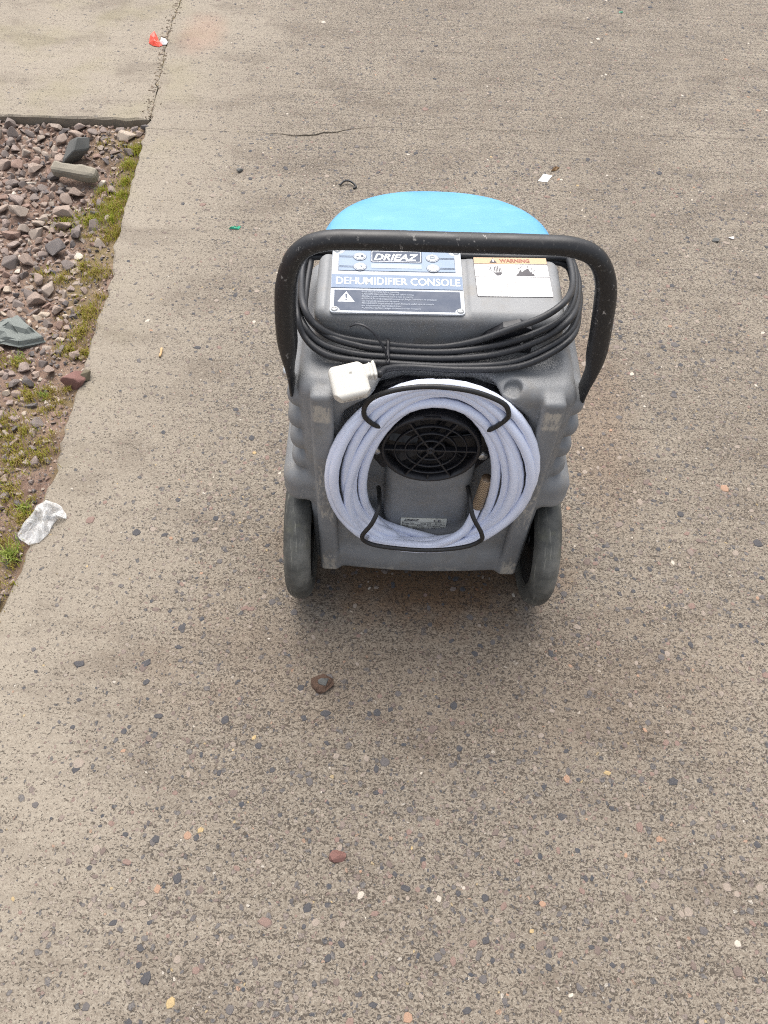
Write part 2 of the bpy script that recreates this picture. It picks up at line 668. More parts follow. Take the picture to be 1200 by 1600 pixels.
def mat_body():
    b = NB('grey_moulded_plastic')
    n1 = b.noise(9, 5, .6)
    col = b.ramp(n1, [(.3, (.165, .17, .175)), (.55, (.225, .229, .232)), (.75, (.29, .292, .288))])
    spk = b.noise(380, 3, .7)
    col = b.mix(b.step(spk, .54, .72, 0, .2), col, (.42, .42, .41))
    col = b.mix(b.step(spk, .45, .3, 0, .2), col, (.08, .082, .086))
    # dusty film and scuffs where the ribs and the bottom edge rub
    sx = b.n('SeparateXYZ')
    b.l(b.P, sx.inputs[0])
    ax = b.math('ABSOLUTE', sx.outputs[0])
    rib = b.math('MULTIPLY', b.step(b.math('ABSOLUTE', b.math('SUBTRACT', ax, .164)), .009, .016, 1, 0), b.step(sx.outputs[1], .004, .012, 1, 0))
    Z = sx.outputs[2]
    low = b.step(Z, .10, .16, 1, 0)
    top = b.math('MULTIPLY', b.step(Z, .478, .492), b.step(Z, .518, .528, 1, 0))
    midz = b.math('MULTIPLY', b.step(Z, .2, .26), b.step(Z, .36, .45, 1, 0))
    zz = b.math('MAXIMUM', b.math('MAXIMUM', low, top), b.math('MULTIPLY', midz, .62))
    sn = b.noise(150, 7, .75, b.vmul(b.P, (1, 1, .3)))
    scf = b.math('MULTIPLY', rib, b.step(b.math('ADD', sn, b.math('MULTIPLY', zz, .25)), .62, .78))
    lip = b.math('MULTIPLY', b.step(Z, .07, .098, 1, 0), b.step(b.noise(60, 6, .7), .49, .60))
    scf = b.math('MAXIMUM', scf, b.math('MULTIPLY', lip, .7))
    scr = b.noise(1, 4, .7, b.vmul(b.P, (420, 420, 30)))
    scf = b.math('MAXIMUM', scf, b.math('MULTIPLY', b.step(scr, .62, .70), b.step(b.noise(14, 3), .45, .65, 0, .7)))
    col = b.mix(b.math('MULTIPLY', scf, .8), col, (.5, .46, .39))
    dirt = b.math('MULTIPLY', b.step(b.noise(22, 6, .7), .48, .72), .45)
    col = b.mix(dirt, col, (.2, .175, .14))
    b.bump(b.math('ADD', spk, b.math('MULTIPLY', b.noise(25, 3), 1.2)), .22, .0012)
    return b.fin(col, b.step(n1, .3, .7, .48, .6), .45)


def mat_blue():
    b = NB('sky_blue_plastic')
    n1 = b.noise(13, 6, .7, b.vmul(b.P, (1, 2.2, 1)))
    col = b.ramp(n1, [(.32, (.07, .265, .47)), (.55, (.10, .305, .51)), (.75, (.155, .365, .555))])
    scr = b.noise(1, 5, .75, b.vmul(b.P, (55, 260, 20)))
    col = b.mix(b.step(scr, .62, .78, 0, .6), col, (.42, .58, .68))
    b.bump(b.noise(500, 2), .06, .001)
    return b.fin(col, b.step(n1, .3, .7, .42, .58), .4)


def mat_worn(name, base, chip, rough, amt=.68, scale=70, spec=.5):
    b = NB(name)
    n1 = b.noise(18, 5, .65)
    col = b.mix(n1, tuple(x * .75 for x in base), tuple(x * 1.3 for x in base))
    ch = b.math('MULTIPLY', b.step(b.noise(scale, 6, .7), amt, amt + .04), b.step(b.noise(8, 3), .42, .6))
    col = b.mix(ch, col, chip)
    dust = b.step(b.noise(240, 3, .7), .55, .75, 0, .22)
    col = b.mix(dust, col, (.2, .19, .17))
    b.bump(b.noise(320, 3), .12, .001)
    return b.fin(col, b.step(n1, .3, .7, rough - .08, rough + .1), spec)


def mat_tyre():
    b = NB('worn_grey_rubber')
    n1 = b.noise(12, 6, .68)
    col = b.ramp(n1, [(.36, (.045, .046, .042)), (.5, (.092, .092, .083)), (.66, (.18, .176, .158))])
    st_ = b.noise(1, 5, .7, b.vmul(b.P, (230, 18, 18)))
    col = b.mix(b.step(st_, .55, .75, 0, .65), col, (.33, .32, .27))
    col = b.mix(b.step(b.noise(40, 4), .55, .75, 0, .4), col, (.1, .1, .062))
    b.bump(b.math('ADD', st_, b.noise(300, 3)), .3, .001)
    return b.fin(col, .6, .45)


def mat_hose():
    b = NB('clear_braided_hose')
    uv = b.n('UVMap')
    sp = b.n('SeparateXYZ')
    b.l(uv.outputs[0], sp.inputs[0])
    u = b.math('MULTIPLY', sp.outputs[0], 2 * PI / .0046)
    v = b.math('MULTIPLY', sp.outputs[1], 2 * PI * 6)
    a = b.math('SINE', b.math('ADD', u, v))
    c = b.math('SINE', b.math('SUBTRACT', u, v))
    br = b.step(b.math('MAXIMUM', a, c), .45, .95)
    n1 = b.noise(7, 3)
    base = b.mix(n1, (.65, .71, .90), (.76, .805, .94))
    col = b.mix(b.math('MULTIPLY', br, .32), base, (.9, .92, .97))
    b.bump(br, .06, .0005)
    b.b.inputs['Coat Weight'].default_value = .8
    b.b.inputs['Coat Roughness'].default_value = .12
    return b.fin(col, .28, .5)


def mat_brass_braid():
    b = NB('brown_braided_sleeve')
    uv = b.n('UVMap')
    sp = b.n('SeparateXYZ')
    b.l(uv.outputs[0], sp.inputs[0])
    u = b.math('MULTIPLY', sp.outputs[0], 2 * PI / .0042)
    v = b.math('MULTIPLY', sp.outputs[1], 2 * PI * 8)
    br = b.step(b.math('MAXIMUM', b.math('SINE', b.math('ADD', u, v)), b.math('SINE', b.math('SUBTRACT', u, v))), .3, .95)
    col = b.mix(br, (.13, .085, .05), (.44, .32, .2))
    b.bump(br, .5, .001)
    return b.fin(col, .45, .5)


def mat_bag():
    b = NB('clear_plastic_film')
    n_ = b.noise(60, 5, .65)
    b.bump(b.noise(70, 3, .6), .25, .003)
    b.fin(b.mix(n_, (.74, .74, .73), (.9, .9, .89)), .4, .4)
    tr = b.n('BsdfTransparent')
    mx = b.n('MixShader')
    b.l(b.step(n_,  .35, .68, .2, .5), mx.inputs[0])
    b.l(tr.outputs[0], mx.inputs[1])
    b.l(b.b.outputs[0], mx.inputs[2])
    b.l(mx.outputs[0], b.out.inputs[0])
    return b.m


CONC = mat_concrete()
SIDE = mat_slab_side()
SOIL = mat_soil()
STONE_O = mat_stone('gravel_stone_rock', 'obj', GRAVEL)
STONE_A = mat_stone('gravel_rock', 'attr', GRAVEL)
PEB_O = mat_stone('pebble_rock', 'obj', STONES, .3, (1.3, 1.25, 1.2), .22)
PEB_A = mat_stone('small_pebble_rock', 'attr', STONES, .3, (1.3, 1.25, 1.2), .22)
MOSS = mat_blade('moss_green', [(0, (.40, .29, .15)), (.3, (.40, .32, .09)), (.55, (.36, .35, .05)), (1, (.24, .32, .03))])
GRASS = mat_blade('grass_green', [(0, (.42, .36, .14)), (.4, (.29, .32, .07)), (1, (.19, .27, .045))])
BODY = mat_body()
BLUE = mat_blue()
BLACKTUBE = mat_worn('worn_black_paint', (.014, .014, .015), (.4, .38, .35), .42, .61, 120)
BLACKPL = mat_worn('black_plastic', (.012, .012, .015), (.12, .12, .12), .4, .74, 60)
DARKIN = plain('dark_interior', (.006, .006, .008), .5, var=.3)
CABLE = mat_worn('black_cable_rubber', (.02, .021, .024), (.28, .27, .24), .5, .7, 60)
WIRE = mat_worn('black_coated_wire', (.014, .014, .014), (.2, .2, .2), .45, .76, 120)
TYRE = mat_tyre()
RIM = mat_worn('dark_rim', (.02, .02, .02), (.2, .19, .17), .6, .66, 50)
HOSE = mat_hose()
SLEEVE = mat_brass_braid()
WHITEPL = plain('white_plug_plastic', (.66, .63, .56), .42, var=.04, scale=30)
MARKGREY = plain('moulded_print', (.45, .42, .37), .6)
STEEL = plain('zinc_steel', (.62, .62, .6), .35, .8)
PSILVER = plain('panel_silver', (.43, .46, .5), .62, var=.04)
PBLUE = plain('panel_light_blue', (.235, .295, .385), .62, var=.05)
PBAND = plain('panel_band_blue', (.175, .225, .31), .62, var=.05)
PDARK = plain('panel_slate', (.055, .07, .105), .62, var=.08)
PWHITE = plain('print_white', (.86, .87, .88), .62, var=.03)
PGREY = plain('display_grey', (.33, .38, .44), .62, var=.05)
PPRINT = plain('print_pale_grey', (.3, .33, .38), .62, var=.1)
LWHITE = plain('label_white', (.87, .86, .84), .62, var=.03)
LORANGE = plain('label_orange', (.5, .335, .2), .62, var=.06)
LINK = plain('label_ink', (.06, .055, .06), .62)
LFAINT = plain('faded_ink', (.52, .5, .48), .5)
LRED = plain('warning_ink', (.24, .075, .045), .5)
PLATE = plain('rating_plate_cream', (.66, .65, .56), .4, var=.06)

# ------------------------------------------------------------------ ground: three cast slabs with a cracked joint
def jag(pts, step, amp, seed):
    r = np.random.default_rng(seed)
    out = []
    for a, b in zip(pts[:-1], pts[1:]):
        a, b = np.array(a), np.array(b)
        n = max(1, int(np.linalg.norm(b - a) / step))
        d = (b - a) / (np.linalg.norm(b - a) + 1e-9)
        nr = np.array([-d[1], d[0]])
        for k in range(n):
            out.append(a + (b - a) * k / n + nr * r.normal(0, amp) * (1 if k else .3))
    out.append(np.array(pts[-1]))
    return [tuple(p) for p in out]


def slab(name, outline, depth, worn=None):
    """outline CCW; worn rim: outer ring a little lower than the top"""
    n = len(outline)
    P = np.array(outline)
    T = np.roll(P, -1, 0) - np.roll(P, 1, 0)
    T /= np.linalg.norm(T, axis=1)[:, None] + 1e-9
    N = np.stack([-T[:, 1], T[:, 0]], 1)
    r = np.random.default_rng(5)
    wr = np.array([1.0 if worn is None or worn(x, y) else .18 for x, y in P])
    inn = P + N * ((0.004 + r.random(n) * .003) * wr)[:, None]
    V = [(x, y, 0) for x, y in inn] + [(x, y, (-.0035 - r.random() * .003) * wr[i]) for i, (x, y) in enumerate(P)] + [(x, y, -depth) for x, y in P]
    bm = bmesh.new()
    bv = [bm.verts.new(v) for v in V]
    cd = delaunay_2d_cdt([Vector((x, y)) for x, y in inn], [], [list(range(n))], 1, 1e-7)
    top = {}
    for k, ov in enumerate(cd[3]):
        top[k] = bv[ov[0]] if ov else bm.verts.new((cd[0][k].x, cd[0][k].y, 0))
    for tri in cd[2]:
        vs3 = [top[q] for q in tri]
        if len(set(vs3)) == 3:
            try:
                bm.faces.new(vs3)
            except ValueError:
                pass
    for i in range(n):
        j = (i + 1) % n
        bm.faces.new((bv[n + i], bv[n + j], bv[j], bv[i]))
        q = bm.faces.new((bv[2 * n + i], bv[2 * n + j], bv[n + j], bv[n + i]))
        q.material_index = 1
    o = from_bm(name, bm, CONC)
    o.data.materials.append(SIDE)
    o['kind'] = 'structure'
    return o


edge_px = [(-0.79, 2.356), (-0.775, 2.152), (-0.764, 1.995), (-0.752, 1.807), (-0.730, 1.638), (-0.724, 1.470), (-0.714, 1.298), (-0.715, 1.198),
           (-0.712, 1.104), (-0.697, 1.026), (-0.706, 0.933), (-0.700, 0.840), (-0.703, 0.752), (-0.712, 0.693), (-0.716, 0.566), (-.71, .1), (-.70, -1.5)]
crack = [(-0.79, 2.356), (-0.647, 2.360), (-0.392, 2.362), (-0.331, 2.352), (-0.264, 2.364), (-0.177, 2.401), (-0.059, 2.433), (0.041, 2.421), (0.142, 2.440), (0.342, 2.442), (1.0, 2.46), (5, 2.6)]
left_e = jag(edge_px, .022, .0035, 1)
ck = jag(crack, .02, .0022, 2)
joint = jag([(-0.79, 2.372), (-0.785, 2.403), (-0.80, 2.547), (-0.816, 2.753), (-0.836, 2.932), (-0.845, 3.229), (-.93, 6), (-1.1, 12)], .025, .003, 3)
near_out = left_e + [(5, -1.5)] + ck[::-1][:-1]
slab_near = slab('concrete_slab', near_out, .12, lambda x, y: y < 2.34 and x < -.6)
# the crack opens widest left of the machine
def opening(x):
    return .0002 + .008 * math.exp(-((x + .26) / .10) ** 2) + .0005 * max(0, math.sin(x * 23) * math.sin(x * 7 + 1))


ck_far = [(x, y + opening(x)) for x, y in ck]
far_out = ck_far + [(5, 12)] + [(x + .001 + .004 * max(0, math.sin(y * 31) * math.sin(y * 9)), y) for x, y in joint][::-1]
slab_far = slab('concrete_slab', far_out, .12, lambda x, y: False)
back_edge = jag([(-4.5, 2.36), (-1.248, 2.390), (-1.012, 2.400), (-0.895, 2.407), (-0.790, 2.405)], .03, .003, 4)
lf_out = back_edge + [(x, y) for x, y in joint if y > 2.41] + [(-4.5, 12)]
slab_left = slab('concrete_slab', lf_out, .12, lambda x, y: x < -.8 and y < 2.42)
joint_dirt = pyd('joint_dirt', [(-1.2, 2.3, -.006), (5, 2.3, -.006), (5, 2.65, -.006), (-.72, 2.47, -.006), (-.75, 12, -.006), (-1.2, 12, -.006)], [(0, 1, 2, 3), (0, 3, 4, 5)],
                 plain('joint_grime', (.085, .07, .05), .95, var=.5, scale=90))
# keep the grime below the slabs only: trim its gravel side
joint_dirt.data.vertices[0].co = (-.78, 2.352, -.006)
joint_dirt.data.vertices[5].co = (-1.2, 12, -.006)
joint_dirt['kind'] = 'structure'


def edge_x(y):
    for (a, b) in zip(edge_px[:-1], edge_px[1:]):
        if b[1] <= y <= a[1]:
            t = (y - a[1]) / (b[1] - a[1])
            return a[0] + (b[0] - a[0]) * t
    return -.72


# gravel bed
def soil_h(x, y):
    near = 1 / (1 + math.exp((y - 1.45) / .12))
    e = math.exp(-max(0, -0.72 - x) / .07)
    w = .006 * math.sin(x * 19 + 3) * math.sin(y * 13) + .004 * math.sin(x * 43 + y * 31)
    h = -.042 + .016 / (1 + math.exp((2.22 - y) / .05)) + .026 * near + (.026 - .012 * near) * e + w
    over = x - edge_x(y)
    if over > .012 or y > 2.40:
        return -.05
    return min(h, -.004)


gx = np.concatenate([np.arange(-4.5, -1.8, .15), np.arange(-1.8, -.55, .014)])
gy_ = np.concatenate([np.arange(-1.5, .4, .12), np.arange(.4, 2.47, .014)])
V, F = [], []
for y in gy_:
    for x in gx:
        V.append((x, y, soil_h(x, y) + random.gauss(0, .0016)))
nx = len(gx)
for j in range(len(gy_) - 1):
    for i in range(nx - 1):
        F.append((j * nx + i, j * nx + i + 1, (j + 1) * nx + i + 1, (j + 1) * nx + i))
gravel_bed = pyd('gravel_bed', V, F, SOIL, None, True)
gravel_bed['kind'] = 'structure'
sub = pyd('ground', [(-60, -60, -.125), (60, -60, -.125), (60, 60, -.125), (-60, 60, -.125)], [(0, 1, 2, 3)], SOIL)
sub['kind'] = 'structure'


def rock_mesh(name, seed, sc3=(1, .8, .6), bev=.1, npt=13):
    r = np.random.default_rng(seed)
    p = r.normal(size=(npt, 3))
    p /= np.linalg.norm(p, axis=1)[:, None]
    p *= (0.8 + .3 * r.random(npt))[:, None]
    p *= np.array(sc3)
    bm = bmesh.new()
    for q in p:
        bm.verts.new(q)
    g = bmesh.ops.convex_hull(bm, input=bm.verts)
    bmesh.ops.delete(bm, geom=[v for v in bm.verts if not v.link_faces], context='VERTS')
    if bev:
        bmesh.ops.bevel(bm, geom=bm.edges[:], offset=bev, segments=1, profile=.5, affect='EDGES', clamp_overlap=True)
    bmesh.ops.recalc_face_normals(bm, faces=bm.faces)
    me = bpy.data.meshes.new(name)
    bm.to_mesh(me)
    bm.free()
    return me


protos = [rock_mesh('stone', 20 + k, (1, random.uniform(.6, .95), random.uniform(.38, .75)), .07, random.choice([10, 12, 15])) for k in range(12)]
protos_lo = [rock_mesh('stone_small', 60 + k, (1, random.uniform(.65, .95), random.uniform(.4, .8)), 0, 9) for k in range(10)]


def mesh_arrays(me):
    a = np.zeros(len(me.vertices) * 3, np.float32)
    me.vertices.foreach_get('co', a)
    return a.reshape(-1, 3), [tuple(p.vertices) for p in me.polygons]


def rot_m(rx, ry, rz):
    return np.array(Matrix.Rotation(rz, 3, 'Z') @ Matrix.Rotation(ry, 3, 'Y') @ Matrix.Rotation(rx, 3, 'X'))


class Joined:
    def __init__(s):
        s.V, s.F, s.T, s.n = [], [], [], 0

    def add(s, v, f, t):
        s.V.append(v)
        s.F += [tuple(i + s.n for i in q) for q in f]
        s.T.append(np.full(len(v), t, np.float32))
        s.n += len(v)

    def build(s, name, mat, parent=None):
        me = bpy.data.meshes.new(name)
        me.from_pydata(np.concatenate(s.V).tolist(), [], s.F)
        at = me.attributes.new('tint', 'FLOAT', 'POINT')
        at.data.foreach_set('value', np.concatenate(s.T))
        me.update()
        return link(name, me, mat, parent)


big_spots = [(-.901, 1.439, .06), (-.985, 2.124, .03), (-.94, 2.118, .03), (-.905, 2.112, .028), (-.975, 2.205, .042), (-.745, 1.279, .035), (-.70, .90, .05)]
stones = []
grid = {}


def try_stone(x, y, r, lap=.78):
    c = (int(x / .09), int(y / .09))
    for i in (-1, 0, 1):
        for j in (-1, 0, 1):
            for (a, b_, q) in grid.get((c[0] + i, c[1] + j), ()):
                if (a - x) ** 2 + (b_ - y) ** 2 < (lap * (q + r)) ** 2:
                    return False
    grid.setdefault(c, []).append((x, y, r))
    stones.append((x, y, r))
    return True


for s_ in big_spots:
    grid.setdefault((int(s_[0] / .09), int(s_[1] / .09)), []).append(s_)
for (rlo, rhi, tries, lap) in ((.025, .034, 110, .72), (.018, .025, 600, .70), (.012, .018, 4500, .66), (.007, .012, 26000, .66), (.0035, .007, 34000, .72)):
    for _ in range(tries):
        x, y = rng.uniform(-1.9, -.69), rng.uniform(.3, 2.40)
        r = rng.uniform(rlo, rhi)
        ex = edge_x(y)
        if x + r * .7 > ex or y + r * .5 > 2.395:
            continue
        d = ex - x                      # distance from the slab edge
        dens = min(1, max(0, (d - .03) / .13)) if y > 1.45 else min(1, max(.0, (d - .0) / .1)) * .45
        if y > 2.25:
            dens = 1 if d > .05 else .2
        if y < 1.45 and r > .02:
            dens *= .3
        if y < 1.45 and r > .03:
            dens = 0
        if r < .008:
            dens = max(dens, .35)
        if rng.random() > dens:
            continue
        try_stone(x, y, r, lap)


def seen(x, y):
    v = Vector((x, y, 0)) - Vector((0, 0, H))
    k = v.dot(fwd)
    px, py = 600 + 1256 * v.dot(rgt) / k, 800 - 1256 * v.dot(upv) / k
    return (-15 < px < 1215) and (-15 < py < 1615), k


rank = []
for i, (x, y, r) in enumerate(stones):
    ok, k = seen(x, y)
    rank.append((r / k if ok else 0, i))
rank.sort(reverse=True)
tops = {i for w, i in rank[:296] if w > 0}
J = Joined()
lo_arr = [mesh_arrays(m) for m in protos_lo]
hi_arr = [mesh_arrays(m) for m in protos]
for m in protos:
    m.materials.append(STONE_O)
for i, (x, y, r) in enumerate(stones):
    e = (rng.normal(0, .35), rng.normal(0, .35), rng.uniform(0, 6.28))
    z = soil_h(x, y) + r * rng.uniform(.0, .42) + (.004 if r > .02 else 0)
    if i in tops:
        o = link('stone', random.choice(protos), None, gravel_bed)
        o.location = (x, y, z)
        o.rotation_euler = e
        s_ = r * 1.12
        o.scale = (s_, s_, s_)
    else:
        v, f = random.choice(hi_arr if r > .014 else lo_arr)
        J.add((v * r * 1.12) @ rot_m(*e).T + np.array([x, y, z]), f, rng.random())
o = J.build('small_stones', STONE_A, gravel_bed)
o['kind'] = 'stuff'

# pebbles set flush in the worn slab
peb = []
for _ in range(26000):
    x, y = rng.uniform(-.72, 1.75), rng.uniform(-.12, 3.4)
    if y < 2.33 and x < edge_x(y) + .03:
        continue
    if abs(y - 2.39) < .06:
        continue
    ok, k = seen(x, y)
    r = float(np.clip(rng.lognormal(math.log(.0032), .5), .0016, .0115))
    d = min(1, max(.12, (x + .70) / .4))
    if rng.random() > d * (.55 + .45 * math.sin(x * 5 + y * 3) * math.sin(y * 7 - x * 4)):
        continue
    if y > 2.4 and rng.random() < .45:
        continue
    peb.append((x, y, r, r / k if ok else 0))


for _ in range(620):
    x, y = rng.uniform(-.45, 1.3), rng.uniform(-.12, 1.9)
    ok, k = seen(x, y)
    r = rng.uniform(.0042, .0085)
    peb.append((x, y, r, r / k if ok else 0))


def pebble_geo(seed):
    r = np.random.default_rng(seed)
    n = 8
    a = np.sort(np.linspace(0, 2 * PI, n, endpoint=False) + r.normal(0, .2, n))
    rad = .8 + .35 * r.random(n)
    asp = r.uniform(.55, .9)
    o_ = np.stack([np.cos(a) * rad, np.sin(a) * rad * asp, np.full(n, -.08)], 1)
    i_ = np.stack([np.cos(a) * rad * .8, np.sin(a) * rad * asp * .8, np.full(n, .13) + r.normal(0, .04, n)], 1)
    v = np.concatenate([o_, i_, [[0, 0, .17]]])
    f = []
    for k in range(n):
        l = (k + 1) % n
        f += [(k, l, n + l, n + k), (n + k, n + l, 2 * n)]
    return v, f


pgeo = [pebble_geo(100 + k) for k in range(14)]
pmesh = []
for v, f in pgeo:
    me = bpy.data.meshes.new('pebble')
    me.from_pydata(v.tolist(), [], f)
    me.materials.append(PEB_O)
    pmesh.append(me)
order = sorted(range(len(peb)), key=lambda i: -peb[i][3])
topp = set(order[:295])
J = Joined()
JF = Joined()
for i, (x, y, r, w) in enumerate(peb):
    g = random.randrange(len(pgeo))
    rz = rng.uniform(0, 6.28)
    if i in topp and w > 0:
        o = link('pebble', pmesh[g], None, slab_near if y < 2.38 else slab_far)
        o.location = (x, y, 0.0)
        o.rotation_euler = (0, 0, rz)
        o.scale = (r, r, r * .8)
    else:
        v, f = pgeo[g]
        (J if y < 2.38 else JF).add((v * np.array([r, r, r * .8])) @ rot_m(0, 0, rz).T + np.array([x, y, 0.0]), f, rng.random())
o = J.build('small_pebbles', PEB_A, slab_near)
o['kind'] = 'stuff'
o = JF.build('small_pebbles', PEB_A, slab_far)
o['kind'] = 'stuff'


# moss, dry grass along the slab edge
def blades(J, cx, cy, cz, n, rad, hlo, hhi, w, tlo, thi, lean=.7, r=rng):
    for _ in range(n):
        a, q = r.uniform(0, 6.28), abs(r.normal(0, rad * .6))
        x, y = cx + q * math.cos(a), cy + q * math.sin(a)
        h = r.uniform(hlo, hhi)
        b_ = r.uniform(0, 6.28)
        L = r.uniform(.2, lean) * h
        dx, dy = math.cos(b_), math.sin(b_)
        px_, py_ = -dy * w * r.uniform(.6, 1.2), dx * w * r.uniform(.6, 1.2)
        z = cz(x, y) if callable(cz) else cz
        v = np.array([(x - px_, y - py_, z - .002), (x + px_, y + py_, z - .002), (x + dx * L * .45 + px_ * .7, y + dy * L * .45 + py_ * .7, z + h * .65),
                      (x + dx * L * .45 - px_ * .7, y + dy * L * .45 - py_ * .7, z + h * .65), (x + dx * L, y + dy * L, z + h * .9)])
        J.add(v, [(0, 1, 2, 3), (3, 2, 4)], r.uniform(tlo, thi))


gz_ = lambda x, y: soil_h(x, y) + .006
J = Joined()
for (x, y, rad, n) in [(-.800, 2.27, .030, 520), (-.806, 2.19, .028, 420), (-.802, 2.11, .03, 320), (-.795, 2.05, .03, 300), (-.81, 1.98, .04, 480), (-.86, 1.935, .045, 620), (-.80, 1.93, .04, 420),
                       (-.925, 1.92, .035, 300), (-.86, 2.07, .025, 200), (-.775, 1.87, .03, 260), (-.79, 1.70, .03, 330), (-.83, 1.73, .025, 200), (-.87, 1.67, .025, 200), (-.93, 1.69, .02, 130),
                       (-.755, 1.53, .03, 330), (-.76, 1.46, .035, 420), (-.775, 1.40, .03, 360), (-.735, 1.39, .02, 200), (-.88, 1.345, .025, 220), (-.93, 1.34, .03, 180), (-.82, 1.24, .02, 180),
                       (-.86, 1.16, .03, 200), (-.90, 1.10, .05, 380), (-.80, 1.13, .05, 300), (-.79, 1.05, .05, 380), (-.74, 1.06, .03, 240), (-.83, 1.0, .045, 300), (-.78, .97, .03, 220), (-.735, .905, .03, 260),
                       (-.76, .84, .04, 240), (-.745, .74, .03, 240), (-.74, .65, .03, 240), (-.76, .55, .04, 240)]:
    green = .55 if y > 1.9 else .3
    blades(J, x, y, gz_, int(n * 1.0), rad * 1.15, .004, .014, .0011, green - .35, min(1, green + .45))
for _ in range(420):
    y = rng.uniform(.5, 2.3)
    if math.sin(y * 17) + math.sin(y * 41 + 1) < .15:
        continue
    x = edge_x(y) - abs(rng.normal(0, .05 if y > 1.45 else .10)) - .004
    blades(J, x, y, gz_, 30, .014, .003, .011, .0010, 0, .6)
for _ in range(60):   # moss in the joint beyond
    y = rng.uniform(2.41, 3.6)
    x = np.interp(y, [2.403, 2.547, 2.753, 2.932, 3.229, 3.7], [-.785, -.80, -.816, -.836, -.845, -.86])
    blades(J, x, y, -.006, 10, .007, .004, .010, .0012, .0, .25)
for _ in range(26):
    x = rng.uniform(-.77, -.45)
    blades(J, x, 2.3615, -.006, 8, .003, .004, .008, .0009, .2, .7)
JD = Joined()
for _ in range(300):
    y = 2.41 + 1.1 * rng.random()
    x = np.interp(y, [2.403, 2.547, 2.753, 2.932, 3.229, 3.7], [-.788, -.80, -.816, -.836, -.845, -.86]) + rng.normal(-.007, .010)
    q = rng.uniform(.0015, .0055)
    v, f = random.choice(lo_arr)
    JD.add((v * np.array([q * 1.5, q, q * .6])) @ rot_m(0, 0, rng.uniform(0, 6.28)).T + np.array([x, y, .0005]), f, rng.random())
o = JD.build('joint_crumbs', mat_stone('dark_crumb', 'attr', [(0, (.075, .06, .042)), (.5, (.12, .1, .07)), (.8, (.17, .14, .105))]))
tag(o, 'dark crumbs of dirt along the joint between the slabs', 'dirt', kind='stuff')
o = J.build('moss', MOSS)
tag(o, 'yellow green moss growing along the edge of the concrete slab', 'moss', kind='stuff')


def tuft(x, y, n, rad, hlo, hhi, label, t0=.3):
    J = Joined()
    blades(J, 0, 0, 0, n, rad, hlo, hhi, .0013, t0, 1, 1.2)
    o = J.build('grass_tuft', GRASS)
    o.location = (x, y, soil_h(x, y) + .005)
    return tag(o, label, 'grass tuft', 'grass tufts on the gravel')


tuft(-.728, .81, 120, .020, .010, .030, 'bright green grass tuft just below the clear plastic bag')
tuft(-.79, 1.245, 36, .010, .006, .016, 'small green grass tuft left of the red stone on the slab edge')
tuft(-.735, .925, 60, .014, .008, .02, 'green grass tuft just left of the clear plastic bag')
tuft(-.885, 1.365, 36, .014, .006, .016, 'grass tuft at the foot of the large flaky grey green rock')

# single rocks and litter
def rock(name, seed, loc, size, mat, rot, label, cat='rock', sc3=(1, .8, .6), bev=.08, npt=16, sub=False):
    me = rock_mesh(name, seed, sc3, bev, npt)
    o = link(name, me, mat)
    if sub:
        bm = bmesh.new()
        bm.from_mesh(me)
        bmesh.ops.triangulate(bm, faces=bm.faces)
        bmesh.ops.subdivide_edges(bm, edges=bm.edges, cuts=2, use_grid_fill=True)
        r = random.Random(seed)
        for v in bm.verts:
            v.co *= 1 + r.uniform(-.03, .03)
            v.co.z = round(v.co.z / .16) * .16 * .7 + v.co.z * .3      # flaky layers
        bm.to_mesh(me)
        bm.free()
    o.location = loc
    o.rotation_euler = rot
    o.scale = (size,) * 3
    return tag(o, label, cat)


GREENROCK = plain('grey_green_slate', (.165, .18, .165), .8, var=.45, scale=30, bump=.6)
DARKROCK = plain('dark_slate', (.095, .095, .088), .75, var=.4, scale=40, bump=.5)
LOG = plain('weathered_stone_bar', (.235, .21, .165), .9, var=.35, scale=35, bump=.6)
REDROCK = plain('red_sandstone', (.17, .085, .07), .85, var=.3, scale=30, bump=.4)
BROWN = plain('brown_mud', (.085, .05, .033), .9, var=.5, scale=60, bump=.8)
rock('rock', 301, (-.905, 1.438, -.005), .078, GREENROCK, (.12, .08, .3), 'large flaky grey green rock on the gravel at the left edge', sc3=(1, .62, .34), npt=20, sub=True)
rock('rock', 302, (-.967, 2.21, .0), .062, DARKROCK, (.5, -.5, .9), 'dark angular stone leaning on the bar shaped stone in the gravel', sc3=(1, .55, .6))
rock('rock', 305, (-.728, 1.285, .004), .034, REDROCK, (.2, .1, .4), 'dark red stone sitting on the edge of the slab', sc3=(1, .95, .75))
rock('rock', 306, (-.700, 1.297, .009), .019, plain('olive_stone', (.12, .1, .065), .9, var=.3), (.1, 0, 1), 'small olive brown stone beside the dark red stone on the slab edge', sc3=(1, .7, .6))
bm = bmesh.new()
add_box(bm, (0, 0, 0), (.135, .036, .036), None, .010, 2)
bmesh.ops.subdivide_edges(bm, edges=[e for e in bm.edges if e.calc_length() > .05], cuts=5)
for v in bm.verts:
    k_ = 1 + .10 * math.sin(v.co.x * 60) + random.uniform(-.05, .05)
    v.co = Vector((v.co.x, v.co.y * k_ + .05 * (v.co.x ** 2) * 10 * .1, v.co.z * k_))
b_ = from_bm('stone_bar', bm, LOG)
b_.location = (-.945, 2.118, -.006)
b_.rotation_euler = (.3, .03, -.16)
tag(b_, 'long pale bar shaped stone lying in the gravel', 'stone')
mud = rock('mud_clump', 311, (-.096, .572, .003), .023, BROWN, (0, 0, .5), 'brown clump of dried mud on the slab in front of the machine', 'mud clump', (1, .95, .35), .06, 18, True)
o = link('embedded_stone', rock_mesh('embedded_stone', 312, (1, .8, .6), .1, 12), DARKROCK, mud)
o.location = (.18, .1, .25)
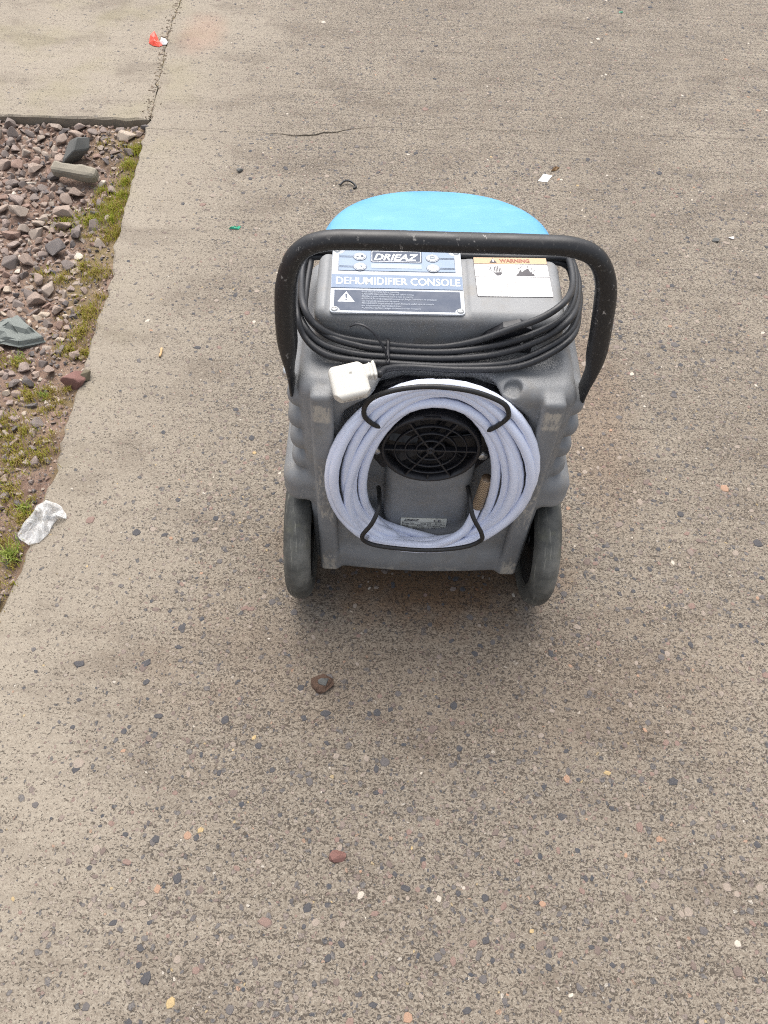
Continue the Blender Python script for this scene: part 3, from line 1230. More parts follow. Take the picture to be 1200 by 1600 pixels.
o.scale = (.52, .52, .52)
rock('rock', 313, (-.048, .286, .001), .019, REDROCK, (.1, .1, .1), 'flat dark red stone with a pale top on the slab near the bottom', sc3=(1, .62, .4))
rock('rock', 315, (-.469, 2.154, .004), .012, DARKROCK, (0, .2, .8), 'small dark stone on the slab behind the machine, near the crack', sc3=(1, .8, .7))
rock('rock', 316, (.879, 1.93, .004), .013, DARKROCK, (0, .2, .1), 'small dark stone between white flecks at the right edge', sc3=(1, .7, .6))
rock('pale_chip', 317, (.925, 1.945, .002), .010, LWHITE, (0, 0, .4), 'white fleck right of the small dark stone at the right edge', 'chip', sc3=(1, .6, .3))

# red and white wrapper
def sheet(name, pts, h, mat, thick=.0012, seed=1, loc=(0, 0, 0), parent=None):
    """crumpled piece of film: fan from the centre with uneven heights, both sides closed"""
    r = random.Random(seed)
    n = len(pts)
    c = np.mean(np.array(pts), 0)
    V, F = [], []
    rings = (1.0, .66, .33)
    for s in rings:
        for (x, y) in pts:
            V.append((c[0] + (x - c[0]) * s, c[1] + (y - c[1]) * s, h * (0.15 if s == 1 else 1) * r.uniform(.25, 1)))
    V.append((c[0], c[1], h * r.uniform(.3, .9)))
    for k in range(2):
        for i in range(n):
            j = (i + 1) % n
            F.append((k * n + i, k * n + j, (k + 1) * n + j, (k + 1) * n + i))
    for i in range(n):
        F.append((2 * n + i, 2 * n + (i + 1) % n, 3 * n))
    m = len(V)
    V += [(x, y, max(.0003, z - thick)) for x, y, z in V]
    F += [tuple(q + m for q in f[::-1]) for f in F]
    for i in range(n):
        j = (i + 1) % n
        F.append((i, m + i, m + j, j))
    o = pyd(name, V, F, mat, parent)
    o.location = loc
    return o


w_ = empty('wrapper', (-.862, 2.90, 0.001))
sheet('red_half', [(-.032, .02), (-.028, -.012), (-.01, -.03), (.012, -.034), (.022, -.022), (.008, -.006), (-.006, .03), (-.018, .05)], .022, plain('red_foil', (.72, .07, .035), .4), parent=w_, seed=4)
sheet('white_half', [(.008, -.004), (.022, -.022), (.034, -.018), (.036, .0), (.022, .018), (.01, .012)], .014, LWHITE, parent=w_, seed=6, loc=(0, 0, .001))
tag(w_, 'crumpled red and white sweet wrapper on the joint between the slabs', 'wrapper')
o = sheet('paper_scrap', [(-.022, -.016), (.004, -.020), (.022, .014), (-.002, .022)], .004, LWHITE, seed=3, loc=(.427, 2.192, .001))
tag(o, 'small white paper scrap on the slab behind the machine', 'paper scrap')
o = sheet('leaf', [(-.012, -.010), (.004, -.004), (.016, .012), (.004, .01), (-.008, .0)], .008, plain('dead_leaf_brown', (.2, .115, .05), .8), seed=5, loc=(.459, 2.238, .001))
tag(o, 'curled brown leaf fragment next to the white paper scrap', 'leaf')
o = sheet('plastic_scrap', [(-.016, -.004), (-.006, .006), (.006, .002), (.016, .008), (.012, -.006), (.0, -.005)], .006, plain('green_plastic', (.03, .33, .19), .4), seed=8, loc=(-.445, 1.882, .001))
tag(o, 'torn bright green plastic scrap on the slab left of the machine', 'plastic scrap')
o = sheet('plastic_scrap', [(-.008, -.004), (.007, -.004), (.008, .005), (-.006, .006)], .005, plain('dark_green_plastic', (.06, .25, .16), .4), seed=9, loc=(.795, 3.30, .001))
tag(o, 'tiny green plastic scrap at the far top edge of the slab', 'plastic scrap')
o = tube('cable_tie_offcut', spline([(-.026, -.004, .004), (-.012, .010, .010), (.006, .008, .010), (.022, -.006, .004), (.014, -.014, .003)], 6), .0028, BLACKPL, None, 6)
o.location = (-.148, 2.105, 0)
tag(o, 'short curled black plastic offcut on the slab behind the blue lid', 'offcut')
TWIG = plain('dry_twig', (.42, .2, .09), .8)
o = tube('twig', spline([(-.004, .024, .003), (.002, .006, .004), (-.001, -.012, .003), (.004, -.022, .003)], 5), .0022, TWIG, None, 6)
o.location = (.521, 1.49, 0)
tag(o, 'thin orange brown twig on the slab right of the handle', 'twig')
o = tube('twig', spline([(0, .014, .003), (.002, .0, .004), (.001, -.014, .003)], 5), .0028, plain('pale_twig', (.5, .33, .17), .8), None, 6)
o.location = (-.549, 1.389, 0)
tag(o, 'short pale tan twig on the slab left of the machine', 'twig')
# clear bag
bagp = [(-.034, -.052), (-.010, -.066), (.012, -.056), (.026, -.030), (.030, -.002), (.036, .010), (.054, .010), (.050, .024), (.034, .044), (.012, .054), (-.006, .060), (-.020, .044), (-.030, .014), (-.040, -.016), (-.042, -.038)]
bb = []
for a, b2 in zip(bagp, bagp[1:] + bagp[:1]):
    bb += [a, ((a[0] + b2[0]) / 2 + random.uniform(-.002, .002), (a[1] + b2[1]) / 2 + random.uniform(-.002, .002))]
o = sheet('plastic_bag', bb, .03, mat_bag(), .004, 12, (-.690, .893, .002))
o.scale = (.88, .88, .9)
tag(o, 'crumpled clear plastic bag lying on the slab edge by the gravel', 'plastic bag')

# ------------------------------------------------------------------ the dehumidifier
dh = empty('dehumidifier', (.0685, .77, 0), R(1.2))
tag(dh, 'grey wheeled dehumidifier with sky blue lid and black tube handle', 'dehumidifier')


def f_body(p):
    x, y, z = p
    hw = .192 + .008 * (z / .55)
    px_ = [x * (.2 / hw), y, z]
    d = sd_box(px_, (0, .158, .310), (.2, .142, .235), .024)
    # console block, top tilted towards the viewer
    zt = z - (y - .10) * .015
    d = su(d, sd_box([x, y, zt], (0, .172, .53), (.179, .068, .0725), .016), .016)
    # shallow seat for the control plate
    d = ss(d, sd_box([x, y, zt], (-.0605, .14, .625), (.1005, .16, .0262), .004), .006)
    # recess in the back face, open at the top
    rc = sd_box(p, (0, -.02, .375), (.139, .078, .262), .05)
    rc = -su(-rc, -sd_cyl(p, (0, 0, .362), .184, .2, 1), .012)
    d = ss(d, rc, .014)
    d = ss(d, sd_box(p, (0, 0, .578), (.105, .058, .046), .04), .03)
    # ribs
    ax = np.abs(x)
    d = su(d, sd_box([ax, y, z], (.1635, .03, .309), (.0165, .030, .231), .007), .004)
    # lower lip
    d = su(d, sd_box(p, (0, .054, .0885 + .75 * x * x), (.155, .046, .032), .022), .02)
    # motor box below the fan
    d = su(d, sd_box(p, (.004, .055, .262), (.072, .026, .108), .018), .012)
    # mud guards over the wheels
    fd = sd_box([ax, y, z], (.200, .120, .300), (.0355, .105, .040), .028)
    d = su(d, fd, .012)
    # stacked side bulges
    for k, (zz, xx) in enumerate(((.500, .204), (.452, .206), (.404, .206), (.357, .206))):
        d = su(d, sd_box([ax, y, z], (xx - .012, .142, zz), (.025, .115, .0215), .020), .004)
    # room for the wheels
    d = ss(d, sd_cyl([ax, y, z], (.225, .056, .127), .139, .031, 0, .01), .008)
    d = ss(d, sd_cyl(p, (-.001, .030, .4055), .0735, .040, 1), .002)      # fan duct
    # round dimple at the right shoulder
    d = ss(d, sd_cyl(p, (.106, .033, .556), .0125, .026, 2, .003), .003)
    return d


body = sdf_obj('body', f_body, (-.25, -.045, .045), (.25, .32, .64), .0032, BODY, dh)

# blue front cover: rounded plan, domed top edge
def cover_plan(s, hw, dep, y0):
    pts = []
    n = 40
    for k in range(n + 1):
        a = PI * k / n
        ca, sa = math.cos(a), math.sin(a)
        e = .86
        pts.append((hw * s * math.copysign(abs(ca) ** e, ca), y0 + dep * s * abs(sa) ** .98))
    return pts


rings = []
for (z, inset, hw) in ((.06, .012, .196), (.075, 0, .196), (.30, 0, .19), (.55, 0, .181), (.592, 0, .1785), (.604, .003, .178), (.611, .008, .178), (.6145, .015, .178), (.616, .03, .178), (.618, .09, .178), (.6185, .15, .178)):
    rings.append([(x * (hw - inset) / hw, .262 + (y - .262) * ((.131 - inset * .78) / .131), z) for x, y in cover_plan(1, hw, .131, .262)])
V = [p for r_ in rings for p in r_]
n = len(rings[0])
F = []
for k in range(len(rings) - 1):
    for i in range(n - 1):
        F.append((k * n + i, k * n + i + 1, (k + 1) * n + i + 1, (k + 1) * n + i))
    F.append(((k + 1) * n - 1, k * n, (k + 1) * n, (k + 2) * n - 1))
F.append(tuple((len(rings) - 1) * n + i for i in range(n)))
F.append(tuple(range(n))[::-1])
lid = pyd('front_cover', V, F, BLUE, dh, False)
bm = bmesh.new()
bm.from_mesh(lid.data)
bmesh.ops.recalc_face_normals(bm, faces=bm.faces)
bm.to_mesh(lid.data)
bm.free()
for p in lid.data.polygons:
    p.use_smooth = abs(p.normal.y + 1) > .2

# handle
hp = spline([(-.2085, .048, .509), (-.2087, .048, .519), (-.2093, .049, .534), (-.2105, .051, .575), (-.210, .055, .640), (-.2045, .058, .692), (-.189, .06, .731), (-.158, .06, .7505), (-.10, .06, .7545),
             (0, .06, .7555), (.10, .06, .7565), (.146, .06, .7545), (.178, .06, .740), (.1985, .058, .704), (.2085, .055, .645), (.2145, .051, .575), (.2115, .049, .538), (.2100, .048, .526), (.2095, .048, .516)], 8)
zz = hp[:, 2]
flat = np.clip((.60 - zz) / .075, 0, 1)
flat = flat * flat * (3 - 2 * flat)
tr = .0123 + .0022 * np.clip((.74 - zz) / .06, 0, 1)
hr = tr * (1 - flat) + .0195 * flat      # along the depth
hb = tr * (1 - flat) + .0045 * flat
handle = tube('handle', hp, hr, BLACKTUBE, dh, 18, n0=(0, 1, 0), rb=hb)
for sx in (-1, 1):
    lathe('handle_bolt', [(-.004, 0.0001), (-.004, .008), (.003, .008), (.005, .005), (.005, 0.0001)], STEEL, handle, 12, 'x', (sx * .2150, .048, .540), False)

# wheels
for sx in (-1, 1):
    wh = empty('wheel', (0, 0, 0))
    wh.parent = dh
    wh.location = (sx * .2155, .056, .127)
    prof = []
    for k in range(15):
        a = -PI / 2 * 1.15 + PI * 1.15 * k / 14
        prof.append((.0235 * math.sin(a), .1035 + .0235 * math.cos(a) * (1 if abs(a) < 1.2 else 1)))
    prof = [(-.019, .088)] + prof + [(.019, .088)]
    lathe('tyre', prof, TYRE, wh, 64, 'x')
    lathe('rim', [(-.014, .014), (-.006, .03), (-.006, .075), (-.016, .089), (.016, .089), (.006, .075), (.006, .03), (.014, .014)], RIM, wh, 40, 'x')
    lathe('hub_cap', [(-.02, .0001), (-.02, .012), (-.014, .015), (.014, .015), (.02, .012), (.02, .0001)], BLACKPL, wh, 20, 'x', (0, 0, 0), False)
tube('axle', [(-.225, .056, .127), (0, .056, .127), (.225, .056, .127)], .008, STEEL, dh, 12)
for sx in (-1, 1):   # feet under the front cover
    lathe('foot', [(0, .0001), (0, .018), (.065, .022), (.065, .0001)], BLACKPL, dh, 16, 'z', (sx * .12, .31, 0.0), False)

# control plate on the console
pan = outline_prism('console_panel', rrect(0, .1905, 0, .1405, .006), 0, .0026, PSILVER, dh)
pan.location = (-.1560, .1055, .5986)
pan.rotation_euler = (math.atan(.015), 0, R(1.2))
T0 = .0027


def flatp(name, pts, mat, z=T0, h=.0003, parent=pan):
    return outline_prism(name, pts, z, z + h, mat, parent)


def circ(cx, cy, rx, ry=None, n=24):
    ry = ry or rx
    return [(cx + rx * math.cos(2 * PI * k / n), cy + ry * math.sin(2 * PI * k / n)) for k in range(n)]


def notched(x0, x1, y0, y1, r, corners):
    """rectangle with concave quarter-round corners (for the screws)"""
    pts = []
    spec = {'br': (x1, y0, 90, 180), 'tr': (x1, y1, 180, 270), 'tl': (x0, y1, 270, 360), 'bl': (x0, y0, 0, 90)}
    for key in ('br', 'tr', 'tl', 'bl'):
        cx, cy, a0, a1 = spec[key]
        if key in corners:
            seq = [(cx + r * math.cos(R(a)), cy + r * math.sin(R(a))) for a in np.linspace(a1, a0, 7)]
            pts += seq
        else:
            pts.append((cx, cy))
    return pts


flatp('display_field', notched(.0095, .1810, .0885, .1355, .009, ('tl', 'tr')), PDARK)
flatp('display_field', notched(.0101, .1804, .0891, .1349, .009, ('tl', 'tr')), PBLUE, T0 + .0004)
flatp('title_band', [(.0005, .0505), (.1900, .0505), (.1900, .0805), (.0005, .0805)], PDARK)
flatp('title_band', [(.0005, .0511), (.1900, .0511), (.1900, .0799), (.0005, .0799)], PBAND, T0 + .0004)
flatp('caution_field', notched(.0055, .1850, .0045, .0465, .0085, ('bl', 'br')), PDARK)
for (cx, cy) in ((.0065, .0065), (.1840, .0065), (.0065, .1345), (.1840, .1345)):
    lathe('screw', [(T0, .0048), (T0 + .001, .0048), (T0 + .0022, .0034), (T0 + .0024, .0001)], STEEL, pan, 14, 'z', (cx, cy, 0), False)
    flatp('screw_slot', [(cx - .003, cy - .0005), (cx + .003, cy - .0005), (cx + .003, cy + .0005), (cx - .003, cy + .0005)], LINK, T0 + .0023, .0003)
# logo window and display
flatp('logo_window', rrect(.0565, .1325, .1075, .1345, .003), PDARK, T0 + .0008)
ring_rect('logo_border', .0580, .1310, .1092, .1330, .002, .0007, T0 + .0011, T0 + .0014, PWHITE, pan)
text('logo_lettering', 'DRIEAZ', .0612, .1272, .1120, .1265, T0 + .0012, PWHITE, pan, .022, .3)
flatp('display', [(.0575, .0945), (.1315, .0945), (.1315, .1042), (.0575, .1042)], PGREY, T0 + .0008)
for (cx, cy) in ((.0405, .1195), (.0410, .0970), (.1480, .1190), (.1485, .0965)):
    flatp('button', circ(cx, cy, .0100, .0092), PDARK, T0 + .0008)
    flatp('button', circ(cx, cy, .0093, .0085), PSILVER, T0 + .0012)
    flatp('button', circ(cx, cy, .0080, .0073), PDARK, T0 + .0015)
    flatp('button', circ(cx, cy, .0074, .0067), PWHITE, T0 + .0018)
    x0, x1 = (.0105, cx - .0102) if cx < .09 else (cx + .0102, .1800)
    for q in (-.0012, .0012):
        flatp('guide_line', [(x0, cy + q - .0003), (x1, cy + q - .0003), (x1, cy + q + .0003), (x0, cy + q + .0003)], PDARK, T0 + .0008)
ZI = T0 + .0022
flatp('icon', circ(.0370, .1195, .0024, n=12), PDARK, ZI)
flatp('icon', circ(.0370, .1195, .0013, n=12), PWHITE, ZI + .0004)
flatp('icon', circ(.0440, .1195, .0024, n=12), PDARK, ZI)
flatp('icon', [(.0401, .1160), (.0409, .1160), (.0409, .1230), (.0401, .1230)], PDARK, ZI)
ring_rect('icon', .0376, .0440, .0938, .1000, .0006, .0009, ZI, ZI + .0003, PDARK, pan)
flatp('icon', [(.0408, .0965), (.0448, .0965), (.0448, .0995), (.0408, .0995)], PGREY, ZI + .0004)
flatp('icon', [(.0446, .1225), (.1446, .1225), (.1446, .1226), (.0446, .1226)][:0] or [(.1446, .1160), (.1514, .1160), (.1514, .1220), (.1446, .1220)], PGREY, ZI)
ring_rect('icon', .1446, .1514, .1160, .1220, .0005, .0006, ZI + .0004, ZI + .0007, PDARK, pan)
ring_rect('icon', .1455, .1515, .0938, .0994, .0005, .0006, ZI, ZI + .0003, PGREY, pan)
flatp('icon', circ(.1485, .0966, .0009, n=10), LRED, ZI)
text('title_lettering', 'DEHUMIDIFIER CONSOLE', .0072, .1864, .0580, .0735, T0 + .0008, PWHITE, pan, .008)
flatp('caution_triangle', [(.0105, .0215), (.0345, .0215), (.0225, .0425)], PWHITE, T0 + .0004)
flatp('caution_mark', [(.0214, .0290), (.0236, .0290), (.0240, .0375), (.0210, .0375)], PDARK, T0 + .0008)
flatp('caution_mark', circ(.0225, .0255, .0013, n=10), PDARK, T0 + .0008)
text('small_print', "-Read owner's manual before operating.\n-CAUTION: Clean pre-filter. Purge unit before moving.\n-Modifier le guide d'utilisation avant la mise en marche\n-ATTENTION: Produit appareil non-exempt. Purger l'unite avant de le deplacer\n-Lea manual del usuario antes de operar\n-PRECAUCION: Limpie antes de operar. Purgue la unidad antes de moverla\n-Vor Inbetriebnahme das Handbuch lesen\n-ACHTUNG: Vorfilter reinigen. Entleeren vor dem Transport",
     .0440, .1520, .0065, .0450, T0 + .0004, PPRINT, pan, .012)

# warning label
lab = outline_prism('warning_label', rrect(0, .1095, 0, .0860, .0025), 0, .0004, LINK, dh)
lab.location = (.0528, .1460, .60345)
lab.rotation_euler = (math.atan(.015), 0, R(2.0))
flatp('label_field', rrect(.0006, .1089, .0006, .0854, .002), LWHITE, .0006, .0002, lab)
flatp('label_header', rrect(.0006, .1089, .0715, .0854, .001), LORANGE, .001, .0002, lab)
for yy in (.0707, .0420):
    flatp('label_line', [(.0006, yy), (.1089, yy), (.1089, yy + .0007), (.0006, yy + .0007)], LINK, .001, .0002, lab)
flatp('warning_triangle', [(.0235, .0733), (.0345, .0733), (.0290, .0832)], LINK, .0014, .0002, lab)
flatp('warning_mark', [(.0283, .0766), (.0297, .0766), (.0299, .0802), (.0281, .0802)], LWHITE, .0018, .0002, lab)
flatp('warning_mark', circ(.0290, .0750, .0008, n=8), LWHITE, .0018, .0002, lab)
text('warning_lettering', 'WARNING', .0385, .0835, .0742, .0822, .0013, LRED, lab, .03)
# shock hazard hand and flames
flatp('hand_symbol', [(.0295, .0500), (.0320, .0455), (.0375, .0455), (.0400, .0500), (.0400, .0530), (.0295, .0520)], LINK, .001, .0002, lab)
for fx, f0, f1 in ((.0300, .0545, .0645), (.0322, .0540, .0665), (.0345, .0540, .0670), (.0368, .0540, .0655), (.0392, .0545, .0625)):
    flatp('hand_symbol', [(fx - .0008, f0), (fx + .0008, f0), (fx + .0007, f1), (fx - .0007, f1)], LINK, .001, .0002, lab)
flatp('hand_symbol', [(.0272, .0555), (.0282, .0550), (.0300, .0515), (.0292, .0505)], LINK, .001, .0002, lab)
flatp('spark_symbol', [(.0195, .0655), (.0200, .0662), (.0262, .0620), (.0228, .0590), (.0268, .0560), (.0262, .0553), (.0212, .0590), (.0245, .0620)], LINK, .001, .0002, lab)
flatp('flame_symbol', [(.0600, .0450), (.0880, .0450), (.0872, .0490), (.0845, .0510), (.0850, .0545), (.0825, .0530), (.0805, .0580), (.0800, .0625), (.0770, .0600), (.0745, .0590), (.0725, .0560), (.0695, .0535), (.0690, .0590), (.0660, .0560), (.0650, .0520), (.0625, .0490)], LINK, .001, .0002, lab)
for (fx, fy) in ((.0645, .0600), (.0680, .0635), (.0775, .0640), (.0835, .0600), (.0862, .0555)):
    flatp('flame_symbol', [(fx, fy), (fx + .0016, fy - .0004), (fx + .0034, fy + .0035), (fx + .0008, fy + .0022)], LINK, .001, .0002, lab)
text('small_print', 'Electric shock and fire hazard.\nUnplug before servicing.\nDo not operate in standing water.\nDo not use with damaged cord.\nPlug into grounded outlet only.\nKeep away from flammables.\nRead the manual before use.', .0215, .0960, .0050, .0385, .0009, LFAINT, lab, .004)

# fan outlet
plate = outline_prism('fan_plate', [(-.092, .515), (-.106, .43), (-.102, .380), (-.075, .335), (.075, .335), (.102, .378), (.106, .43), (.092, .515), (.05, .532), (-.05, .532)], 0, .012, BLACKPL, dh)
plate.rotation_euler = (R(90), 0, 0)
plate.location = (0, .056, 0)
for sx, zc in ((-1, .378), (1, .372)):
    lathe('plate_screw', [(.044, .0085), (.040, .0085), (.038, .006), (.0375, .0001)], STEEL, plate, 16, 'z', (0, 0, 0), False)
    ps = plate.children[-1]
    ps.matrix_local = Matrix.Translation((sx * .0845, zc, .0545)) @ Matrix.Rotation(PI, 4, 'X')
FC = (-.001, .016, .4055)
fan = lathe('fan_grille', [(.044, .0785), (.012, .0785), (.006, .0765), (.005, .0745), (.006, .0715), (.052, .0712)], BLACKPL, dh, 64, 'y', FC, True)
lathe('fan_well', [(.052, .0708), (.052, .0001)], DARKIN, fan, 40, 'y', FC, False)
for rr in (.0555, .0395, .0225):
    tube('grille_ring', [(FC[0] + rr * math.cos(2 * PI * k / 48), .025, FC[2] + rr * math.sin(2 * PI * k / 48)) for k in range(48)], .0034, BLACKPL, fan, 8, True, n0=(0, 1, 0), rb=.0014)
for a in (0, 60, 120, 180, 240, 300, 270):
    ca, sa = math.cos(R(a)), math.sin(R(a))
    r0, r1 = (.06, .071) if a == 270 else (.006, .071)
    mid_ = (r0 + r1) / 2
    box('grille_spoke', (FC[0] + ca * mid_, .027, FC[2] + sa * mid_), (r1 - r0, .010, .0030), BLACKPL, fan, .0007, Matrix.Rotation(-R(a), 3, 'Y'))
lathe('grille_hub', [(.018, .0001), (.018, .0075), (.006, .0075), (.0045, .006), (.0045, .0035), (.0065, .003), (.0065, .0001)], BLACKPL, fan, 24, 'y', FC, False)
for k in range(7):
    a = R(360 / 7 * k + 12)
    bl = box('fan_blade', (0, 0, 0), (.045, .002, .026), BLACKPL, fan, .0006)
    bl.matrix_local = Matrix.Translation((FC[0] + math.cos(a) * .042, .045, FC[2] + math.sin(a) * .042)) @ Matrix.Rotation(-a, 4, 'Y') @ Matrix.Rotation(R(32), 4, 'X')
box('grille_tab', (-.004, .0225, .4055 + .0755), (.026, .004, .004), BLACKPL, fan, .001)

# rating plate
rp = outline_prism('rating_plate', rrect(0, .080, 0, .036, .001), 0, .0008, PLATE, dh)
rp.rotation_euler = (R(90), 0, 0)
rp.location = (-.038, .0288, .179)
text('plate_lettering', 'DRIEAZ', .0060, .0320, .0275, .0335, .0009, LINK, rp, .03, .3)
text('ce_mark', 'CE', .0570, .0700, .0265, .0338, .0009, LINK, rp, .02)
for yy in (.0245, .0170, .0100, .0045):
    flatp('plate_line', [(.002, yy), (.078, yy), (.078, yy + .0006), (.002, yy + .0006)], LINK, .0009, .0002, rp)
text('plate_print', 'Model No.       Volts 230 ~ 50 Hz', .003, .072, .0188, .0228, .0009, LINK, rp)
text('plate_print', 'Serial          Amps    Refrigerant', .003, .070, .0118, .0156, .0009, LINK, rp)
text('plate_print', 'Charge    Max. pressure     psig', .003, .062, .0060, .0090, .0009, LINK, rp)

# wire hooks for the hose
th = spline([(-.078, .05, .450), (-.078, .012, .472), (-.090, .002, .486), (-.103, .001, .505), (-.101, .002, .527), (-.085, .003, .545), (-.051, .003, .560), (-.007, .003, .566), (.046, .003, .559), (.088, .002, .540), (.100, .001, .520), (.097, .002, .503), (.078, .010, .473), (.076, .045, .455)], 8)
tube('hose_hook', th, .0038, WIRE, dh, 10)
bh = spline([(-.079, .04, .285), (-.077, .01, .302), (-.078, -.018, .305), (-.088, -.034, .285), (-.103, -.036, .252), (-.096, -.036, .233), (-.066, -.036, .220), (.006, -.036, .213), (.065, -.036, .226), (.092, -.036, .247), (.092, -.035, .268), (.074, -.024, .302), (.068, .005, .318), (.068, .04, .300)], 8)
tube('hose_hook', bh, .0038, WIRE, dh, 10)
# cord hook at the right of the console
ch = bmesh.new()
prof = [(.050, .556), (.134, .546), (.134, .574), (.128, .592), (.112, .598), (.088, .594), (.066, .578)]
vv = [ch.verts.new((a, .0945, c)) for a, c in prof] + [ch.verts.new((a, .112, c)) for a, c in prof]
k = len(prof)
ch.faces.new(vv[:k])
ch.faces.new(vv[k:][::-1])
for i in range(k):
    ch.faces.new((vv[i], vv[k + i], vv[k + (i + 1) % k], vv[(i + 1) % k]))
hook = from_bm('cord_hook', ch, BLACKPL, dh)
hs = lathe('screw', [(.0945, .0034), (.0925, .003), (.092, .0001)], STEEL, hook, 12, 'y', (.119, 0, .564), False)

# ------------------------------------------------------------------ drain hose (hangs on the hooks)
hose_root = empty('drain_hose', (.0685, .77, 0), R(1.2))
tag(hose_root, 'coiled clear braided hose hanging on the wire hooks around the fan', 'hose')
turns = [(-.156, .157, .551, .188, -.013, -.024), (-.147, .150, .546, .179, -.018, -.011), (-.137, .141, .529, .190, -.008, -.013), (-.127, .131, .525, .177, -.014, .002),
         (-.116, .121, .513, .182, -.004, .000), (-.106, .111, .505, .167, .002, .013)]
path = []
nt = len(turns)
N_ = 44
hose_r = .0077
for k in range(nt * N_ - 2):
    t = k / N_
    i = min(int(t), nt - 1)
    fr = t - i
    A = np.array(turns[i])
    B = np.array(turns[min(i + 1, nt - 1)])
    w = max(0, (fr - .6) / .4)
    w = w * w * (3 - 2 * w)
    L_, R_, Tp, Bt, yo, yb = A * (1 - w) + B * w
    a = PI * 1.5 - 2 * PI * fr - .5            # starts at the bottom and climbs the left side first
    cx_, cz_ = (L_ + R_) / 2, (Tp + Bt) / 2
    ca, sa = math.cos(a), math.sin(a)
    ex = .97
    x = cx_ + (R_ - L_) / 2 * math.copysign(abs(ca) ** ex, ca)
    z = cz_ + (Tp - Bt) / 2 * math.copysign(abs(sa) ** ex, sa)
    wob = .004 * math.sin(a * 2 + i * 2.1) + .0025 * math.sin(a * 3 + i)
    y = yo + max(0, sa) ** 2 * (.027 + .0045 * (i % 2) - yo) + .002 * math.sin(a * 3 + i * 1.7) + max(0, -sa) ** 3 * (yb - yo)
    path.append((x + wob * ca, y, z + wob * sa))
path = np.array(path)
# one end turns up at the lower right into a brown sleeve, the other goes into the back of the case
lead = spline([(.088, .010, .318), (.0845, .007, .285), (.078, .001, .252), (.067, -.006, .228), (.040, -.012, .206), (.000, -.014, .194), tuple(path[1]), tuple(path[4])], 8)[:-8]
tail = spline([tuple(path[-4]), (-.060, .024, .196), (-.092, .040, .215), (-.112, .062, .240), (-.112, .090, .250)], 6)
full = np.concatenate([lead, path[1:-4], tail])
tube('hose', full, hose_r, HOSE, hose_root, 16, n0=(0, 1, 0), uv=True)
tube('end_sleeve', spline([(.0850, .007, .285), (.0885, .010, .315), (.0930, .013, .355)], 8), .0092, SLEEVE, hose_root, 20, n0=(0, 1, 0), uv=True)

# ------------------------------------------------------------------ power cord (wound round the console)
cord = empty('power_cord', (.0685, .77, 0), R(1.2))
tag(cord, 'black power cord wound round the console, tied, with white three pin plug', 'power cord')
A = [(-0.202, 0.230, 0.585), (-0.202, 0.188, 0.585), (-0.194, 0.120, 0.601), (-0.177, 0.096, 0.587), (-0.142, 0.090, 0.570), (-0.074, 0.088, 0.561), (-0.005, 0.088, 0.559), (0.049, 0.088, 0.572), (0.099, 0.088, 0.598), (0.140, 0.092, 0.618), (0.170, 0.115, 0.627), (0.193, 0.180, 0.604), (0.196, 0.235, 0.600)]
B = [(-0.193, 0.240, 0.580), (-0.195, 0.180, 0.580), (-0.190, 0.115, 0.589), (-0.160, 0.090, 0.573), (-0.115, 0.082, 0.562), (-0.073, 0.080, 0.558), (0.005, 0.080, 0.557), (0.068, 0.082, 0.568), (0.128, 0.088, 0.588), (0.172, 0.106, 0.607), (0.200, 0.182, 0.590), (0.204, 0.240, 0.590)]
Cc = [(-0.202, 0.230, 0.573), (-0.207, 0.172, 0.573), (-0.196, 0.105, 0.585), (-0.169, 0.080, 0.567), (-0.124, 0.073, 0.556), (-0.073, 0.071, 0.553), (0.014, 0.071, 0.553), (0.086, 0.074, 0.564), (0.146, 0.084, 0.587), (0.181, 0.104, 0.608), (0.208, 0.190, 0.580), (0.210, 0.240, 0.580)]
Dd = [(-0.206, 0.207, 0.570), (-0.203, 0.115, 0.594), (-0.190, 0.084, 0.573), (-0.160, 0.064, 0.560), (-0.114, 0.062, 0.552), (-0.073, 0.060, 0.551), (0.015, 0.058, 0.551), (0.096, 0.064, 0.555), (0.148, 0.075, 0.574), (0.184, 0.098, 0.590), (0.212, 0.185, 0.568), (0.213, 0.240, 0.568)]
Ee = [(-0.084, 0.018, 0.570), (-0.073, 0.040, 0.560), (-0.041, 0.052, 0.553), (0.033, 0.052, 0.551), (0.105, 0.056, 0.555), (0.152, 0.066, 0.572), (0.187, 0.092, 0.586), (0.211, 0.178, 0.560), (0.210, 0.235, 0.562)]


def back_run(k):
    y, z = ((.2475, .586), (.258, .586), (.2475, .596), (.258, .596))[k]
    return [(.19, y + .003, z), (.12, y, z), (0, y, z), (-.12, y, z), (-.19, y + .002, z - .004)]


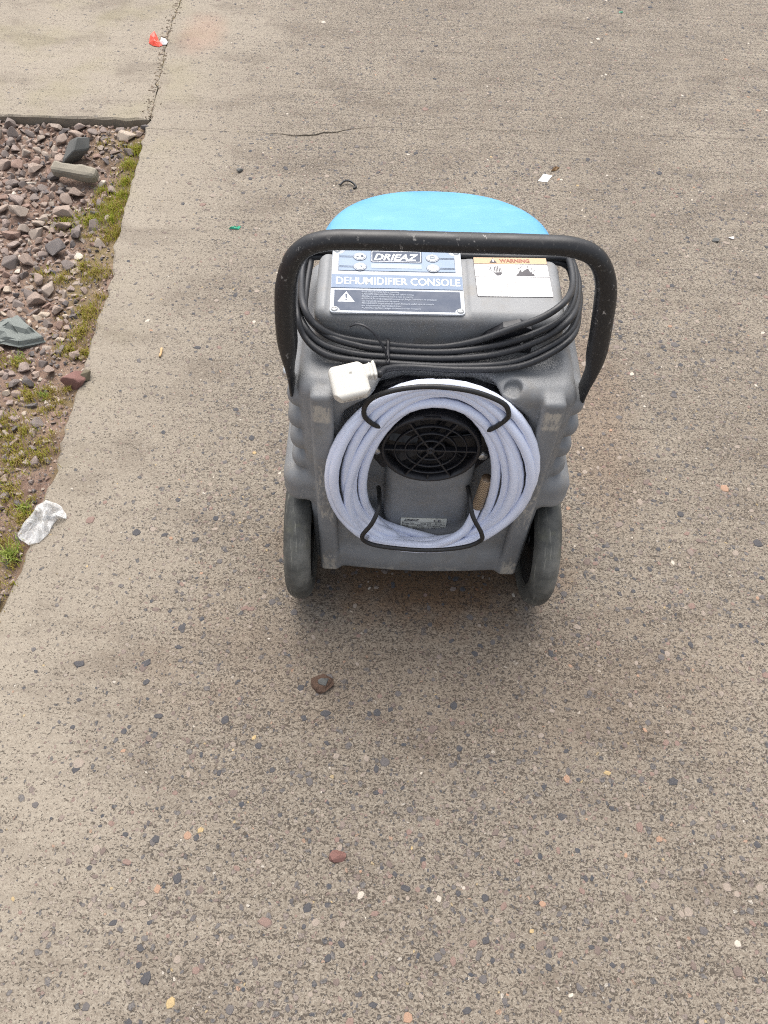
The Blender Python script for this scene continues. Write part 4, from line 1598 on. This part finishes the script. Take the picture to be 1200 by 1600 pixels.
cp = Ee + back_run(0) + A + back_run(1) + B + back_run(2) + Cc + back_run(3) + Dd
tube('cable', spline(cp, 7), .0050, CABLE, cord, 10)
tie = spline([(-.0725, .0935, .566), (-.0725, .085, .5685), (-.0725, .072, .5625), (-.0725, .058, .5595), (-.0725, .047, .566), (-.0725, .046, .556), (-.0725, .055, .5505)], 6)
V, F, _ = tube_geo(tie, .0011, 6, False, (0, 0, 1), .0026)
kt = pyd('cable_tie', V, F, BLACKPL, cord, True)
box('tie_head', (-.0725, .0515, .5640), (.006, .006, .005), BLACKPL, kt, .0012)
tl = spline([(-.0725, .0515, .566), (-.079, .056, .584), (-.092, .064, .602), (-.106, .070, .610), (-.117, .074, .609), (-.126, .077, .602)], 8)
V, F, _ = tube_geo(tl, .0009, 6, False, (0, 0, 1), .0022)
pyd('tie_tail', V, F, BLACKPL, kt, True)


def f_plug(p):
    x, y, z = p
    c, s = math.cos(.0), math.sin(.0)
    d = sd_box([x, y, z], (0, 0, .011), (.0255, .0245, .011), .006)
    # clipped corners
    u1 = (x + y) / 1.4142
    u2 = (x - y) / 1.4142
    d = np.maximum(d, np.abs(u1) - .0285)
    d = np.maximum(d, np.abs(u2) - .0305)
    d = su(d, sd_box([x, y, z], (.029, .009, .0105), (.011, .0095, .0085), .003), .003)
    d = np.minimum(d, sd_box([x, y, z], (.037, .009, .0105), (.0020, .0108, .0098), .001))
    d = np.minimum(d, sd_box([x, y, z], (.0315, .009, .0105), (.0013, .0102, .0092), .001))
    d = ss(d, sd_cyl([x, y, z], (.004, .008, .0225), .0016, .002, 2), .001)
    return d


plug = sdf_obj('plug', f_plug, (-.035, -.034, -.004), (.045, .034, .03), .0011, WHITEPL, cord)
plug.matrix_local = Matrix.Translation((-.124, .008, .558)) @ Matrix.Rotation(R(24), 4, 'X') @ Matrix.Rotation(R(16), 4, 'Z')
BRASS = plain('brass_pin', (.55, .42, .2), .35, .9)
for (x, y, sx, sy) in ((-.009, -.011, .0064, .004), (-.009, .011, .0064, .004), (.012, 0, .004, .008)):
    box('plug_pin', (x, y, -.008), (sx, sy, .016), BRASS, plug, .0005)
pm = text('plug_mark', 'BS 1363/A  13A  250V', -.014, .014, -.003, .003, 0, MARKGREY, plug, .01)
pm.matrix_local = Matrix.Translation((.0, -.0247, .010)) @ Matrix.Rotation(R(90), 4, 'X')
